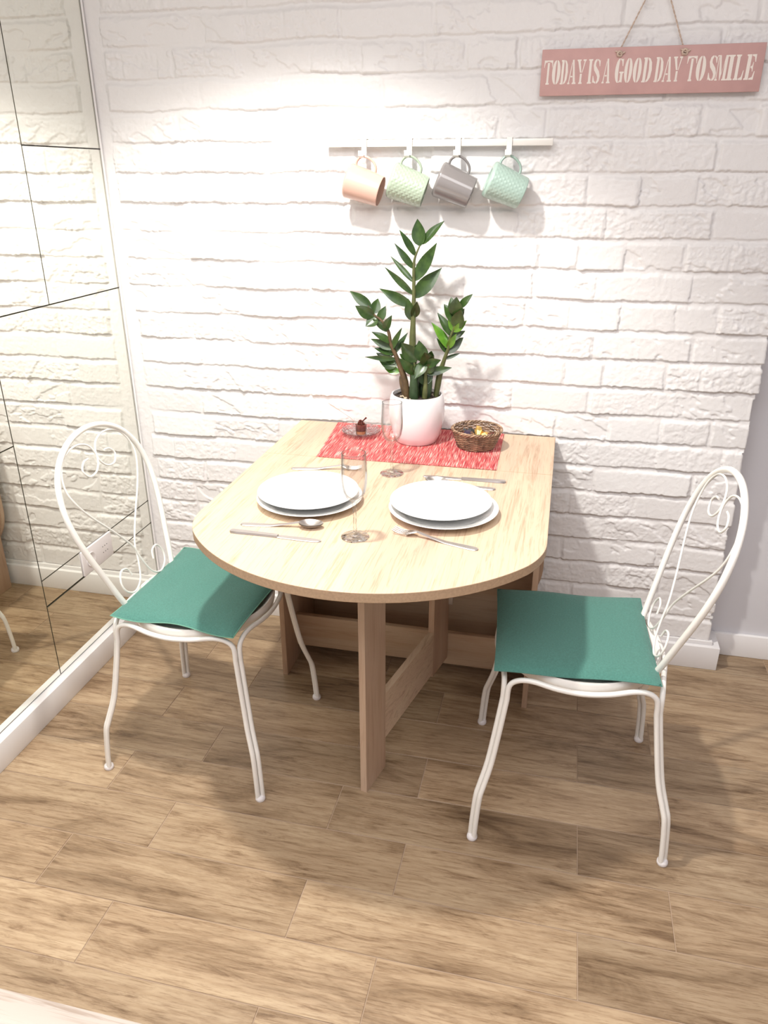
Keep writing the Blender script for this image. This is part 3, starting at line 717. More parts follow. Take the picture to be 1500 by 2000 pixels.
for k in range(26):
    a = rnd.uniform(0, 2 * PI); r_ = rnd.uniform(0.02, 0.066); s_ = rnd.uniform(0.0018, 0.0045)
    if k < 9: a = rnd.uniform(-PI * 0.95, -PI * 0.55)
    q.lathe([(0.0, -s_ * 0.6), (s_ * 0.8, -s_ * 0.4), (s_, 0.0), (s_ * 0.7, s_ * 0.5), (0.0, s_ * 0.7)], 7, (r_ * math.cos(a), r_ * math.sin(a), 0.1365))
o = q.build('soil_chips', M['pebble'], soil); o['kind'] = 'stuff'
PLANT = [
('main', [(0.9927, 0.9001), (0.9844, 1.0361), (0.985, 1.1246), (0.9849, 1.1762), (0.9832, 1.2435), (0.9857, 1.27), (0.9984, 1.3013)], [
   ((0.9845, 1.2782), (0.9454, 1.3408), 0.0171),
   ((0.9804, 1.2435), (0.9291, 1.3066), 0.0158),
   ((0.9802, 1.2083), (0.9157, 1.2719), 0.0130),
   ((0.9789, 1.1761), (0.905, 1.245), 0.0158),
   ((0.9746, 1.145), (0.8868, 1.1863), 0.0257),
   ((0.9879, 1.2136), (1.048, 1.3108), 0.0308),
   ((0.9872, 1.1678), (1.0579, 1.2436), 0.0342),
   ((0.9981, 1.3035), (0.9901, 1.3684), 0.0360),
   ((1.0084, 1.3079), (1.0635, 1.3645), 0.0212),
   ((0.9809, 1.1052), (0.9708, 1.1638), 0.0274),
   ((0.9873, 1.1125), (0.9988, 1.1579), 0.0240),
]),
('left', [(0.9732, 0.8952), (0.9651, 0.9436), (0.9422, 1.0052), (0.9271, 1.0408), (0.9196, 1.0763), (0.9012, 1.104), (0.8791, 1.1208), (0.8627, 1.1447)], [
   ((0.8627, 1.1447), (0.8116, 1.182), 0.0257),
   ((0.8718, 1.1188), (0.8314, 1.1454), 0.0308),
   ((0.8828, 1.1086), (0.8596, 1.09), 0.0308),
   ((0.8792, 1.1278), (0.8867, 1.1612), 0.0257),
   ((0.8957, 1.1073), (0.9104, 1.1429), 0.0212),
   ((0.9123, 1.0831), (0.9334, 1.1227), 0.0199),
   ((0.9197, 1.0477), (0.8752, 1.0745), 0.0188),
   ((0.9235, 1.0298), (0.8713, 1.0535), 0.0205),
   ((0.9272, 1.0136), (0.8805, 1.0278), 0.0188),
   ((0.9291, 0.999), (0.8558, 1.004), 0.0123),
   ((0.9292, 0.988), (0.8785, 1.0076), 0.0226),
   ((0.9348, 0.9791), (0.8916, 0.9935), 0.0325),
   ((0.9443, 0.9611), (0.9078, 0.9685), 0.0212),
   ((0.929, 1.0264), (0.9607, 1.0886), 0.0154),
   ((0.9354, 1.014), (0.9719, 1.0703), 0.0154),
   ((0.9123, 1.0796), (0.8772, 1.1101), 0.0154),
]),
('right', [(1.0537, 0.9), (1.0643, 0.9564), (1.0749, 0.9935), (1.0864, 1.03), (1.0909, 1.0587), (1.1022, 1.0907), (1.1099, 1.1222), (1.1195, 1.1465)], [
   ((1.1015, 1.1098), (1.0701, 1.15), 0.0281),
   ((1.0904, 1.0727), (1.053, 1.127), 0.0212),
   ((1.0808, 1.0369), (1.0341, 1.0968), 0.0233),
   ((1.0758, 1.0224), (1.0531, 1.057), 0.0103),
   ((1.1194, 1.1482), (1.15, 1.1823), 0.0178),
   ((1.1079, 1.129), (1.1086, 1.175), 0.0377),
   ((1.0972, 1.1321), (1.0899, 1.17), 0.0212),
   ((1.1092, 1.0945), (1.1231, 1.1432), 0.0342),
   ((1.105, 1.0821), (1.0848, 1.1116), 0.0188),
   ((1.1061, 1.0822), (1.1367, 1.1111), 0.0178),
   ((1.0927, 1.057), (1.1317, 1.0797), 0.0199),
   ((1.0867, 1.0229), (1.1255, 1.0584), 0.0291),
   ((1.0881, 1.0355), (1.11, 1.0736), 0.0171),
   ((1.0838, 1.0012), (1.1183, 1.0144), 0.0089),
   ((1.1103, 1.1119), (1.1281, 1.1417), 0.0171),
]),
('centre', [(1.0275, 0.9022), (1.0282, 0.9545), (1.0219, 0.9908), (1.0139, 1.0267)], [
   ((1.018, 1.0016), (1.0072, 1.0533), 0.0360),
   ((1.0238, 0.9873), (1.0016, 0.9512), 0.0274),
   ((1.0349, 0.9878), (1.0745, 1.0079), 0.0226),
   ((1.0391, 0.9642), (1.1001, 0.9784), 0.0219),
   ((1.0298, 0.9693), (1.061, 0.9946), 0.0247),
   ((1.0417, 1.0063), (1.0456, 1.0282), 0.0171),
   ((1.0348, 0.9915), (1.0285, 1.0274), 0.0377),
   ((1.0249, 0.9357), (1.0275, 0.9875), 0.0411),
   ((1.0095, 0.9645), (1.0127, 0.994), 0.0308),
]),
('inner', [(1.0031, 0.9045), (0.9984, 0.9639), (0.9885, 1.0074)], [
   ((0.9941, 1.0004), (0.9604, 1.0476), 0.0411),
   ((0.9851, 0.9853), (0.954, 1.0148), 0.0226),
   ((0.9854, 0.9633), (0.957, 1.0059), 0.0240),
   ((0.9977, 1.0078), (1.0008, 1.0405), 0.0274),
]),

]
def leaf_mesh(p0, p1, width, roll, curl, young):
    a = Vector(p0); b_ = Vector(p1); d = b_ - a; L_ = d.length; t_ = d.normalized()
    view = Vector((0.15, -0.93, 0.34)).normalized()
    nrm = (view - t_ * view.dot(t_)).normalized(); nrm = Matrix.Rotation(roll, 3, t_) @ nrm
    side = t_.cross(nrm)
    n = 9; vs = []; fs = []; q = MB()
    hw = width * (0.54 if L_ < 0.085 else 0.57)
    for i in range(n + 1):
        u = i / n; wd = hw * (math.sin(PI * min(1, (u ** 0.80) * 0.985 + 0.015)) ** 0.85) + 0.0006
        wd *= 1 - (0.22 if L_ < 0.085 else 0.42) * max(0, (u - 0.45) / 0.55) ** 2
        c_ = a + d * u + nrm * (curl * math.sin(PI * u) * L_)
        for k, s_ in enumerate((-1, -0.5, 0, 0.5, 1)):
            vs.append(c_ + side * wd * s_ + nrm * (0.22 * abs(s_) ** 1.3 * wd))
    for i in range(n):
        for k in range(4): fs.append((i * 5 + k, i * 5 + k + 1, (i + 1) * 5 + k + 1, (i + 1) * 5 + k))
    m0 = len(vs); vs2 = vs + [Vector(v) - nrm * 0.0011 for v in vs]; fs2 = fs + [tuple(m0 + i for i in f[::-1]) for f in fs]
    rim = [i * 5 for i in range(n + 1)] + [n * 5 + k for k in range(1, 5)] + [i * 5 + 4 for i in range(n - 1, -1, -1)] + [3, 2, 1]
    for i, j in zip(rim, rim[1:] + rim[:1]): fs2.append((i, j, m0 + j, m0 + i))
    q.add(vs2, fs2); return q
rnd = random.Random(21)
depth = {'main': (-0.005, 0.012, 0.0105), 'left': (-0.018, -0.030, 0.0095), 'right': (0.010, -0.010, 0.0085), 'centre': (-0.028, -0.022, 0.0075), 'inner': (-0.022, -0.020, 0.007)}
for nm, pts, lvs in PLANT:
    y0, y1, r0 = depth[nm]; z0 = pts[0][1]; z1 = pts[-1][1]
    f = lambda z: (PY + y0 + (y1 - y0) * max(0, min(1, (z - z0) / (z1 - z0))) if z1 > z0 else PY + y0)
    L3 = [(x - PX, f(z) - PY, z - ZR - (0.012 if i == 0 else 0)) for i, (x, z) in enumerate(pts)]
    sp_ = spline(L3, 6); N = len(sp_)
    rad = []
    for i in range(N):
        u = i / (N - 1); rad.append(r0 * ((1 - u) ** 0.9 * 0.78 + 0.22) * (0.8 + 0.35 * math.exp(-((u - 0.12) / 0.12) ** 2)))
    q = MB(); q.tube(sp_, rad, 12); st = q.build('stem', M['stem_brown'] if nm in ('left',) else M['stem'], pl)
    for i, (b0, tp, wd) in enumerate(lvs):
        yb = f(b0[1]); dirx = tp[0] - b0[0]
        dy = rnd.uniform(-0.030, 0.022) if wd > 0.02 else rnd.uniform(-0.022, 0.018)
        ex = 0.07 if nm == 'main' else 0.20; b0 = (b0[0] - ex * (tp[0] - b0[0]), b0[1] - ex * 0.8 * (tp[1] - b0[1])); p0 = (b0[0] - PX, yb - PY, b0[1] - ZR); p1 = (tp[0] - PX, yb - PY + dy, tp[1] - ZR)
        young = nm == 'right' and i in (8, 9, 12) or (nm == 'left' and i in (12,)) or (nm == 'right' and i in (11, 2) and rnd.random() < 0.5)
        lm = leaf_mesh(p0, p1, wd, rnd.uniform(-0.38, 0.38), rnd.uniform(-0.05, 0.06), young)
        lm.build('leaf', M['leaf_young'] if young else M['leaf'], st, angle=80, weld=False)
# fat sheaths at the foot of the stems
for sx_, sy_, h_, lean in ((-0.004, -0.030, 0.085, 0.00), (0.026, -0.012, 0.080, 0.010), (-0.026, -0.004, 0.075, -0.018), (0.012, 0.014, 0.095, 0.0)):
    sp_ = spline([(sx_, sy_, 0.118), (sx_ + lean * 0.3, sy_, 0.118 + h_ * 0.35), (sx_ + lean * 0.8, sy_, 0.118 + h_ * 0.75), (sx_ + lean, sy_, 0.118 + h_)], 6)
    q = MB(); q.tube(sp_, [0.0125 * (0.55 + 0.55 * math.sin(PI * min(1, 0.25 + 0.7 * i / (len(sp_) - 1)))) for i in range(len(sp_))], 10); q.build('sheath', M['stem_brown'] if lean < 0 else M['sheath'], pl)

# ------------------------------------------------------------------ crystal dish, small cup, stick
DX, DY = 0.826, -0.125
q = MB(); na = 60; prof = [(0.0, 0.003), (0.030, 0.003), (0.040, 0.005), (0.050, 0.010), (0.0585, 0.0165), (0.0595, 0.0150), (0.0510, 0.0075), (0.040, 0.0020), (0.030, 0.0), (0.0, 0.0)]
vs = []; fs = []; m_ = len(prof)
for i in range(na):
    a = 2 * PI * i / na; sc_ = 1 + 0.030 * (1 if i % 4 < 2 else -1)
    for k, (r_, z) in enumerate(prof):
        w_ = 1 + (sc_ - 1) * (r_ / 0.06) ** 2; dz = 0.0030 * math.sin(i * 2 * PI / 5) * math.sin(k * 2.1) * (r_ > 0.02); vs.append((r_ * w_ * math.cos(a), r_ * w_ * math.sin(a), z + abs(dz)))
for i in range(na):
    for k in range(m_ - 1): fs.append((i * m_ + k, ((i + 1) % na) * m_ + k, ((i + 1) % na) * m_ + k + 1, i * m_ + k + 1))
q.add(vs, fs); o = q.build('crystal_dish', M['crystal'], None, smooth=False, loc=(DX, DY, ZR)); tag(o, 'small cut crystal dish on the left end of the red runner', 'dish')
CX, CY = 0.830, -0.140
t = thing('glass_cup', 'tiny glass cup of dark dried petals standing in the crystal dish', 'cup', (CX, CY, ZR + 0.0035))
q = MB(); q.lathe([(0.0, 0.0), (0.0135, 0.0), (0.015, 0.003), (0.0175, 0.034), (0.0168, 0.034), (0.0145, 0.005), (0.0, 0.004)], 32); q.build('cup_body', M['glass'], t)
q = MB(); q.lathe([(0.0, 0.0045), (0.0138, 0.0045), (0.0148, 0.014), (0.0, 0.015)], 24); q.build('wax', M['amber'], t)
q = MB(); rnd = random.Random(4)
q.lathe([(0.0, 0.015), (0.0146, 0.015), (0.0162, 0.033), (0.0, 0.034)], 20)
for k in range(26):
    a = rnd.uniform(0, 2 * PI); r_ = rnd.uniform(0, 0.012); z = 0.033 + rnd.uniform(0, 0.014) * (1 - r_ / 0.018); s_ = rnd.uniform(0.003, 0.006)
    e = [Vector((rnd.uniform(-1, 1), rnd.uniform(-1, 1), rnd.uniform(-1, 1))).normalized() * s_ for _ in range(3)]
    c_ = Vector((r_ * math.cos(a), r_ * math.sin(a), z)); pp = [c_ + e[0], c_ + e[1], c_ + e[2], c_ - e[0], c_ - e[1], c_ - e[2]]
    q.add(pp, [(0, 1, 2), (0, 2, 4), (0, 4, 5), (0, 5, 1), (3, 1, 5), (3, 5, 4), (3, 4, 2), (3, 2, 1)])
q.tube([(0.006, 0, 0.044), (0.011, -0.001, 0.050), (0.017, -0.001, 0.056)], [0.0018, 0.0020, 0.0028], 6)
q.build('dried_petals', M['brown'], t, smooth=False)
q = MB(); q.tube([(0.822 - CX, 0.0, 0.030), (0.795 - CX, 0.004, 0.052), (0.727 - CX, 0.010, 0.090)], 0.0009, 6)
o = q.build('thin_stick', M['stick'], None, loc=(CX, CY, ZR + 0.0035)); tag(o, 'thin stick leaning out of the tiny cup toward the left', 'stick')

# ------------------------------------------------------------------ wicker basket with sweets
BX, BY = 1.180, -0.158
t = thing('wicker_basket', 'small round brown wicker basket on the right end of the red runner', 'basket', (BX, BY, ZR))
rnd = random.Random(9)
def brad(z): return 0.049 + 0.020 * (z / 0.050) ** 0.8
q = MB(); layers = 13; ns = 24
for L_ in range(layers):
    z = 0.003 + L_ * 0.0037; pts = []
    for i in range(ns * 4):
        a = 2 * PI * i / (ns * 4); ph = (a * ns / 2) + (PI if L_ % 2 else 0)
        r_ = brad(z) + 0.0020 * math.sin(ph); pts.append((r_ * math.cos(a), r_ * math.sin(a), z + 0.0007 * math.sin(5 * a + L_)))
    q.tube(pts, 0.0019, 6, closed=True)
q.build('woven_wall', M['wicker'], t)
for grp in range(1):
    q = MB()
    for k in range(ns):
        a = 2 * PI * (k + 0.5) / ns; q.tube([(brad(z) * math.cos(a), brad(z) * math.sin(a), z) for z in (0.001, 0.018, 0.035, 0.052)], 0.0015, 5)
    q.build('stakes', M['wicker2'], t)
for s_ in range(3):
    q = MB(); pts = []
    for i in range(120):
        a = 2 * PI * i / 120; ph = a * 13 + s_ * 2 * PI / 3
        pts.append(((0.0705 + 0.0028 * math.cos(ph)) * math.cos(a), (0.0705 + 0.0028 * math.cos(ph)) * math.sin(a), 0.0535 + 0.0030 * math.sin(ph)))
    q.tube(pts, 0.0021, 6, closed=True); q.build('rim_strand', M['wicker2'] if s_ == 1 else M['wicker'], t)
q = MB(); q.lathe([(0.0, 0.0012), (0.049, 0.0012), (0.049, 0.0032), (0.0, 0.0032)], 40); q.build('base', M['wicker'], t)
def sweet(name, label, x, y, z, s_, mat, seed, cone=False):
    rn = random.Random(seed); bm = bmesh.new(); bmesh.ops.create_icosphere(bm, subdivisions=2, radius=s_)
    for v in bm.verts:
        v.co *= rn.uniform(0.82, 1.12); v.co.z *= 0.8
        if cone and v.co.z > 0: v.co.x *= 0.55; v.co.z *= 1.9
    q = MB(); bm.verts.index_update(); q.add([v.co[:] for v in bm.verts], [[v.index for v in f.verts] for f in bm.faces]); bm.free()
    if not cone:      # twisted wrapper ends
        for sg in (-1, 1):
            vs = [(sg * s_ * 0.8, 0, 0)] + [(sg * s_ * 1.75, s_ * 0.8 * math.cos(k), s_ * 0.5 * math.sin(k * 2) + s_ * 0.15) for k in (0, 1, 2, 3)]
            q.add(vs, [(0, 1, 2), (0, 2, 3), (0, 3, 4)])
    o = q.build(name, mat, None, smooth=False, loc=(x, y, z)); o.rotation_euler = (0, 0, rn.uniform(0, 3)); return tag(o, label, 'sweet', 'wrapped sweets in the basket')
zb = ZR + 0.034
q_base = 0
sweet('wrapped_candy', 'dark purple foil-wrapped sweet at the left side of the wicker basket', BX - 0.024, BY - 0.004, zb, 0.0175, M['purple'], 1)
sweet('wrapped_candy', 'black wrapped sweet behind the purple one in the wicker basket', BX - 0.020, BY + 0.022, zb + 0.002, 0.0130, M['dark'], 6)
sweet('wrapped_candy', 'gold foil-wrapped sweet standing upright in the middle of the basket', BX + 0.004, BY + 0.010, zb + 0.004, 0.0150, M['gold'], 2, True)
sweet('wrapped_candy', 'gold foil-wrapped sweet lying toward the right of the basket', BX + 0.026, BY + 0.004, zb, 0.0150, M['gold'], 3)
sweet('wrapped_candy', 'gold foil-wrapped sweet lying at the front of the basket', BX + 0.002, BY - 0.024, zb - 0.003, 0.0135, M['gold'], 4)
sweet('wrapped_candy', 'dark brown wrapped sweet at the right rim of the wicker basket', BX + 0.041, BY - 0.006, zb + 0.004, 0.0110, M['brown'], 5)

# ------------------------------------------------------------------ rail with hooks and mugs
t = thing('mug_rail', 'narrow white horizontal rail on the brick wall above the plant', 'rail', (1.0195, 0, 1.5545))
q = MB(); q.box((-0.3075, -0.032, -0.0085), (0.3075, -0.016, 0.0085), 0.0012); q.build('rail_bar', M['white_metal'], t)
for x in (-0.26, 0.26):
    q = MB(); q.box((x - 0.010, -0.016, -0.007), (x + 0.010, 0.002, 0.007), 0.001); q.build('rail_bracket', M['white_metal'], t)
HX = [0.822, 0.948, 1.080, 1.215]; HZ = 1.522
for x, who in zip(HX, ('pink', 'sage green', 'grey', 'pale mint')):
    q = MB(); prof = [(-0.0135, 1.556), (-0.0135, 1.5652), (-0.0350, 1.5652), (-0.0350, 1.534), (-0.0385, HZ), (-0.0460, HZ - 0.004), (-0.0650, HZ - 0.004), (-0.0720, HZ + 0.001), (-0.0735, HZ + 0.014)]
    th = 0.0018; P2 = [Vector((y, z)) for y, z in prof]; off = []
    for i, p in enumerate(P2):
        a = P2[max(0, i - 1)]; c_ = P2[min(len(P2) - 1, i + 1)]; d_ = (c_ - a).normalized(); off.append(p + Vector((-d_.y, d_.x)) * th * -1)
    poly = [(p.x, p.y) for p in P2] + [(p.x, p.y) for p in off[::-1]]
    hw = 0.0070
    n = len(P2); vs = [(sx_ * hw, y, z - 1.5545) for sx_ in (-1, 1) for y, z in poly]; N = 2 * n; fs = []
    for i in range(N): j = (i + 1) % N; fs.append((i, j, N + j, N + i))
    for i in range(n - 1):
        fs.append((i, i + 1, N - 2 - i, N - 1 - i)); fs.append((N + i, N + N - 1 - i, N + N - 2 - i, N + i + 1))
    q.add(vs, fs); o = q.build('rail_hook', M['white_metal'], None, smooth=False, loc=(x, 0, 1.5545))
    tag(o, 'white hook on the rail holding the %s mug' % who, 'hook', 'white hooks on the rail')
def mug(label, hx, mat, relief, yaw, tilt=25):
    L_ = 0.098; q = MB(); na, nl = 160, 56; vs = []; fs = []
    def R_(u): return 0.0462 - 0.0058 * u - 0.005 * max(0, 1 - u * 14) ** 2
    prof = []
    for j in range(nl + 1):
        u = j / nl
        for i in range(na):
            a = 2 * PI * i / na; r_ = R_(u)
            if relief:
                p_ = (i / na * 20 + u * 7) % 1; s2 = (i / na * 20 - u * 7) % 1
                k = max(abs(p_ - 0.5), abs(s2 - 0.5)) * 1.0; env = min(1, u * 10, (1 - u) * 12)
                r_ += relief * (0.5 - k) * env * 3
            vs.append((-L_ / 2 + u * L_, r_ * math.cos(a), r_ * math.sin(a)))
    for j in range(nl):
        for i in range(na): fs.append((j * na + i, j * na + (i + 1) % na, (j + 1) * na + (i + 1) % na, (j + 1) * na + i))
    q.add(vs, fs)
    q.lathe([(0.0, -L_ / 2 + 0.002), (0.026, -L_ / 2 + 0.002), (0.028, -L_ / 2 - 0.0005), (R_(0), -L_ / 2)], na, axis='X')
    q.lathe([(R_(1), L_ / 2), (R_(1) - 0.0010, L_ / 2 + 0.0012), (R_(1) - 0.0030, L_ / 2 + 0.0005), (R_(1) - 0.0035, L_ / 2 - 0.01), (R_(0.3) - 0.0035, -L_ / 2 + 0.03), (R_(0) - 0.006, -L_ / 2 + 0.008), (0.0, -L_ / 2 + 0.006)], na, axis='X')
    th = math.radians(tilt); R3 = Matrix.Rotation(-yaw, 4, 'Z') @ Matrix.Rotation(th, 4, 'Y')
    hook = Vector((hx, -0.058, HZ - 0.0025)); ctr = hook - (R3.to_3x3() @ Vector((-0.024, 0, 0.0665)))
    t = thing('hanging_mug', label, 'mug', ctr, 0, 'mugs hanging from the rail'); t.rotation_euler = R3.to_euler()
    q.build('mug_body', mat, t, angle=50)
    q = MB(); q.tube(spline([(-0.034, 0, 0.042), (-0.0355, 0, 0.052), (-0.031, 0, 0.0625), (-0.021, 0, 0.0700), (-0.006, 0, 0.0705), (0.010, 0, 0.0640), (0.020, 0, 0.053), (0.0225, 0, 0.039)], 6), 0.0034, 12, flat=1.45); q.build('handle', mat, t)
mug('plain pale pink mug hanging leftmost on the white rail', HX[0], M['pink'], 0, -0.02, 17)
mug('sage green mug with raised diamond pattern hanging second from left', HX[1], M['sage'], 0.0010, -0.11, 19)
mug('smooth glossy grey mug hanging between the two green mugs', HX[2], M['grey'], 0, -0.09, 22)
mug('pale mint mug with fine diamond pattern hanging rightmost on the rail', HX[3], M['mint'], 0.0006, -0.20, 22)

# ------------------------------------------------------------------ sign
SX0, SX1, SZ0, SZ1 = 1.283, 1.806, 1.660, 1.763
t = thing('hanging_sign', 'pink board sign reading TODAY IS A GOOD DAY TO SMILE on the brick wall', 'sign', ((SX0 + SX1) / 2, 0, SZ0))
q = MB(); q.box((SX0 - (SX0 + SX1) / 2, -0.0235, 0.0), (SX1 - (SX0 + SX1) / 2, -0.0175, SZ1 - SZ0), 0.0012)
bd = q.build('board', M['sign'], t)
def half_o(sg, notch=0.0):
    out = [(0.5 + sg * 0.04, 1.0)]; N = 12
    for i in range(1, N): a = PI / 2 - PI * i / N; out.append((0.5 + sg * (0.05 + 0.43 * math.cos(a)), 0.5 + 0.5 * math.sin(a)))
    out += [(0.5 + sg * 0.04, 0.0), (0.5 + sg * 0.04, 0.06)]
    for i in range(1, 6): a = -PI / 2 + PI * i / 6; out.append((0.5 + sg * (0.04 + 0.07 * math.cos(a)), 0.5 + 0.42 * math.sin(a)))
    out.append((0.5 + sg * 0.04, 0.94)); return out
R4 = lambda a, b_, c_, d: [(a, b_), (c_, b_), (c_, d), (a, d)]
GL = {
 'T': [[(0.33, 0.0), (0.70, 0.0), (0.70, 0.06), (0.62, 0.09), (0.62, 0.90), (0.40, 0.90), (0.40, 0.09), (0.33, 0.06)], [(0.02, 1.0), (0.36, 1.0), (0.36, 0.92), (0.16, 0.90), (0.06, 0.70), (0.02, 0.70)], [(0.98, 1.0), (0.66, 1.0), (0.66, 0.92), (0.86, 0.90), (0.95, 0.70), (0.98, 0.70)], [(0.36, 1.0), (0.66, 1.0), (0.66, 0.94), (0.36, 0.94)]],
 'O': [half_o(-1), half_o(1)],
 'D': [[(0.04, 0.0), (0.40, 0.0), (0.40, 1.0), (0.04, 1.0), (0.04, 0.95), (0.12, 0.92), (0.12, 0.08), (0.04, 0.05)], [(0.46, 1.0), (0.68, 0.95), (0.86, 0.80), (0.94, 0.5), (0.86, 0.20), (0.68, 0.05), (0.46, 0.0), (0.46, 0.06), (0.58, 0.16), (0.64, 0.5), (0.58, 0.84), (0.46, 0.94)]],
 'A': [[(0.0, 0.0), (0.26, 0.0), (0.26, 0.05), (0.20, 0.08), (0.42, 0.86), (0.36, 0.92), (0.10, 0.08), (0.0, 0.05)], [(0.42, 1.0), (0.60, 1.0), (0.90, 0.08), (1.0, 0.05), (1.0, 0.0), (0.54, 0.0), (0.54, 0.05), (0.64, 0.08), (0.46, 0.80), (0.40, 0.95)], [(0.30, 0.28), (0.55, 0.28), (0.53, 0.34), (0.31, 0.34)]],
 'Y': [[(0.34, 0.0), (0.72, 0.0), (0.72, 0.05), (0.64, 0.08), (0.64, 0.42), (0.42, 0.42), (0.42, 0.08), (0.34, 0.05)], [(0.0, 1.0), (0.44, 1.0), (0.44, 0.95), (0.36, 0.92), (0.58, 0.46), (0.40, 0.46), (0.09, 0.92), (0.0, 0.95)], [(0.66, 1.0), (1.0, 1.0), (1.0, 0.95), (0.92, 0.92), (0.68, 0.46), (0.61, 0.46), (0.80, 0.92), (0.66, 0.95)]],
 'I': [[(0.10, 0.0), (0.90, 0.0), (0.90, 0.05), (0.74, 0.08), (0.74, 0.92), (0.90, 0.95), (0.90, 1.0), (0.10, 1.0), (0.10, 0.95), (0.26, 0.92), (0.26, 0.08), (0.10, 0.05)]],
 'S': [[(0.86, 0.98), (0.86, 0.70), (0.80, 0.70), (0.66, 0.90), (0.52, 0.94), (0.52, 1.0), (0.66, 0.98), (0.78, 0.92)], [(0.46, 1.0), (0.46, 0.93), (0.34, 0.84), (0.36, 0.72), (0.78, 0.50), (0.94, 0.30), (0.88, 0.10), (0.70, 0.01), (0.54, 0.0), (0.54, 0.06), (0.64, 0.14), (0.64, 0.26), (0.52, 0.36), (0.18, 0.54), (0.06, 0.74), (0.14, 0.92), (0.30, 0.99)], [(0.08, 0.0), (0.08, 0.32), (0.14, 0.32), (0.30, 0.12), (0.48, 0.06), (0.48, 0.0), (0.30, 0.02), (0.16, 0.06)]],
 'G': [half_o(-1), [(0.52, 1.0), (0.70, 0.96), (0.84, 0.98), (0.84, 0.68), (0.78, 0.68), (0.66, 0.88), (0.52, 0.94)], [(0.52, 0.0), (0.66, 0.04), (0.88, 0.02), (0.88, 0.38), (0.98, 0.41), (0.98, 0.46), (0.50, 0.46), (0.50, 0.41), (0.62, 0.38), (0.62, 0.12), (0.52, 0.06)]],
 'M': [[(0.0, 0.0), (0.22, 0.0), (0.22, 0.05), (0.15, 0.08), (0.15, 0.92), (0.0, 0.95), (0.09, 0.92), (0.09, 0.08), (0.0, 0.05)], [(0.0, 1.0), (0.30, 1.0), (0.54, 0.28), (0.46, 0.0), (0.42, 0.0), (0.17, 0.90), (0.17, 0.95), (0.0, 0.95)], [(0.56, 0.34), (0.72, 1.0), (1.0, 1.0), (1.0, 0.95), (0.93, 0.92), (0.93, 0.08), (1.0, 0.05), (1.0, 0.0), (0.62, 0.0), (0.62, 0.05), (0.69, 0.08), (0.69, 0.74), (0.53, 0.16)]],
 'L': [[(0.04, 0.0), (0.50, 0.0), (0.50, 0.05), (0.44, 0.08), (0.44, 0.92), (0.54, 0.95), (0.54, 1.0), (0.04, 1.0), (0.04, 0.95), (0.14, 0.92), (0.14, 0.08), (0.04, 0.05)], [(0.55, 0.0), (0.94, 0.0), (0.98, 0.38), (0.92, 0.38), (0.80, 0.12), (0.55, 0.06)]],
 'E': [[(0.04, 0.0), (0.46, 0.0), (0.46, 1.0), (0.04, 1.0), (0.04, 0.95), (0.14, 0.92), (0.14, 0.08), (0.04, 0.05)], [(0.51, 0.0), (0.92, 0.0), (0.96, 0.34), (0.90, 0.34), (0.78, 0.11), (0.51, 0.06)], [(0.51, 1.0), (0.90, 1.0), (0.92, 0.70), (0.86, 0.70), (0.74, 0.90), (0.51, 0.94)], [(0.51, 0.47), (0.64, 0.44), (0.70, 0.32), (0.74, 0.32), (0.74, 0.70), (0.70, 0.70), (0.64, 0.56), (0.51, 0.53)]],
}
TXT = [('T', 78, 138), ('O', 135, 193), ('D', 193, 246), ('A', 246, 302), ('Y', 300, 360), ('I', 374, 408), ('S', 408, 462), ('A', 476, 530), ('G', 556, 616), ('O', 617, 670), ('O', 674, 730), ('D', 735, 800), ('D', 815, 872), ('A', 870, 930), ('Y', 928, 985), ('T', 1015, 1078), ('O', 1078, 1140), ('S', 1155, 1212), ('M', 1205, 1275), ('I', 1270, 1318), ('L', 1318, 1380), ('E', 1383, 1450)]
q = MB(); sw = SX1 - SX0
for ch, a, b_ in TXT:
    x0 = (a - 60) / 1435 * sw - sw / 2; wd = (b_ - a) / 1435 * sw; zb_ = 0.0255; hh = 0.0535
    for poly in GL[ch]:
        q.prism(poly, lambda u, v, d: (x0 + (u + 0.06 * (v - 0.5)) * wd, d, zb_ + v * hh), -0.0238, -0.0232)
q.build('lettering', M['letters'], bd, smooth=False, weld=False)
K = (1.469, 1.621); zk = 1.748; XN, ZN = 1.547, 1.925
q = MB(); ox = (SX0 + SX1) / 2
def rope(a, b_, n=60):
    P_ = []
    for i in range(n + 1):
        u = i / n; P_.append((a[0] + (b_[0] - a[0]) * u, a[1] + (b_[1] - a[1]) * u, a[2] + (b_[2] - a[2]) * u))
    return P_
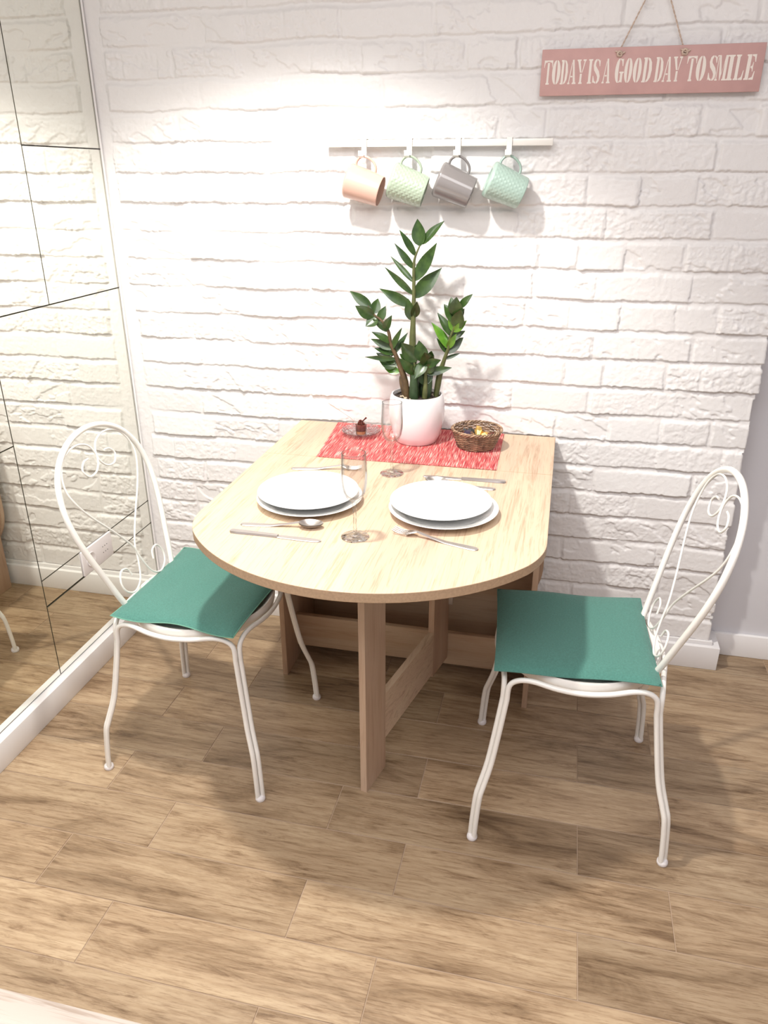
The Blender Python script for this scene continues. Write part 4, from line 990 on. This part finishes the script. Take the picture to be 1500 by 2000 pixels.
for kx, sg in zip(K, (-1, 1)):
    a = (kx - ox, -0.0165, zk - SZ0 + 0.006); b2 = (XN - ox, -0.016, ZN - SZ0)
    base = rope(a, b2)
    for ph in (0, PI): q.tube([(x + 0.0011 * math.cos(i * 0.9 + ph), y + 0.0011 * math.sin(i * 0.9 + ph), z) for i, (x, y, z) in enumerate(base)], 0.0011, 6)
q.build('hanging_string', M['twine'], t)
for kx, wdt in zip(K, (0.0055, 0.0065)):
    q = MB(); c_ = (kx - ox + 0.002, -0.0275, zk - SZ0)
    for j, (ax, ay) in enumerate(((0.0, 0), (0.9, 0.5), (-0.8, 1.1))):
        pts = []
        for i in range(20):
            a = 2 * PI * i / 20; v = Vector((wdt * math.cos(a), 0.0028 * math.cos(a + j), wdt * 0.75 * math.sin(a))); v = Matrix.Rotation(ax, 3, 'Y') @ v
            pts.append((c_[0] + v.x, c_[1] + v.y, c_[2] + v.z))
        q.tube(pts, 0.0022, 6, closed=True)
    q.tube([(c_[0], c_[1], c_[2]), (c_[0] - 0.006, c_[1] - 0.001, c_[2] + 0.004), (c_[0] - 0.011, c_[1], c_[2] + 0.006)], 0.0018, 6)
    q.tube([(c_[0], c_[1], c_[2]), (c_[0] + 0.007, c_[1] - 0.001, c_[2] + 0.001), (c_[0] + 0.012, c_[1], c_[2] + 0.004)], 0.0018, 6)
    q.build('knot', M['twine'], t)
q = MB(); q.lathe([(0.0, -0.030), (0.003, -0.030), (0.003, -0.028), (0.0012, -0.028), (0.0012, 0.006), (0, 0.006)], 12, axis='X')
o = q.build('nail', M['steel'], None, loc=(XN, 0, ZN)); o.rotation_euler = (0, 0, PI / 2); tag(o, 'small nail holding the string of the pink sign', 'nail')

# ------------------------------------------------------------------ whitewashed table in the near left corner
t = thing('side_table', 'pale whitewashed wooden table top cutting the bottom left corner', 'table', (0.72, -2.06, 0))
q = MB(); q.box((-0.62, -0.16, 0.722), (0.62, 0.1835, 0.75), 0.002); q.build('table_top', M['white_wood'], t)
for sx_ in (-1, 1):
    for sy_ in (-1, 1):
        q = MB(); q.box((sx_ * 0.57 - 0.02, sy_ * 0.13 - 0.02, 0), (sx_ * 0.57 + 0.02, sy_ * 0.13 + 0.02, 0.722), 0.002); q.build('leg', M['white_wood'], t)
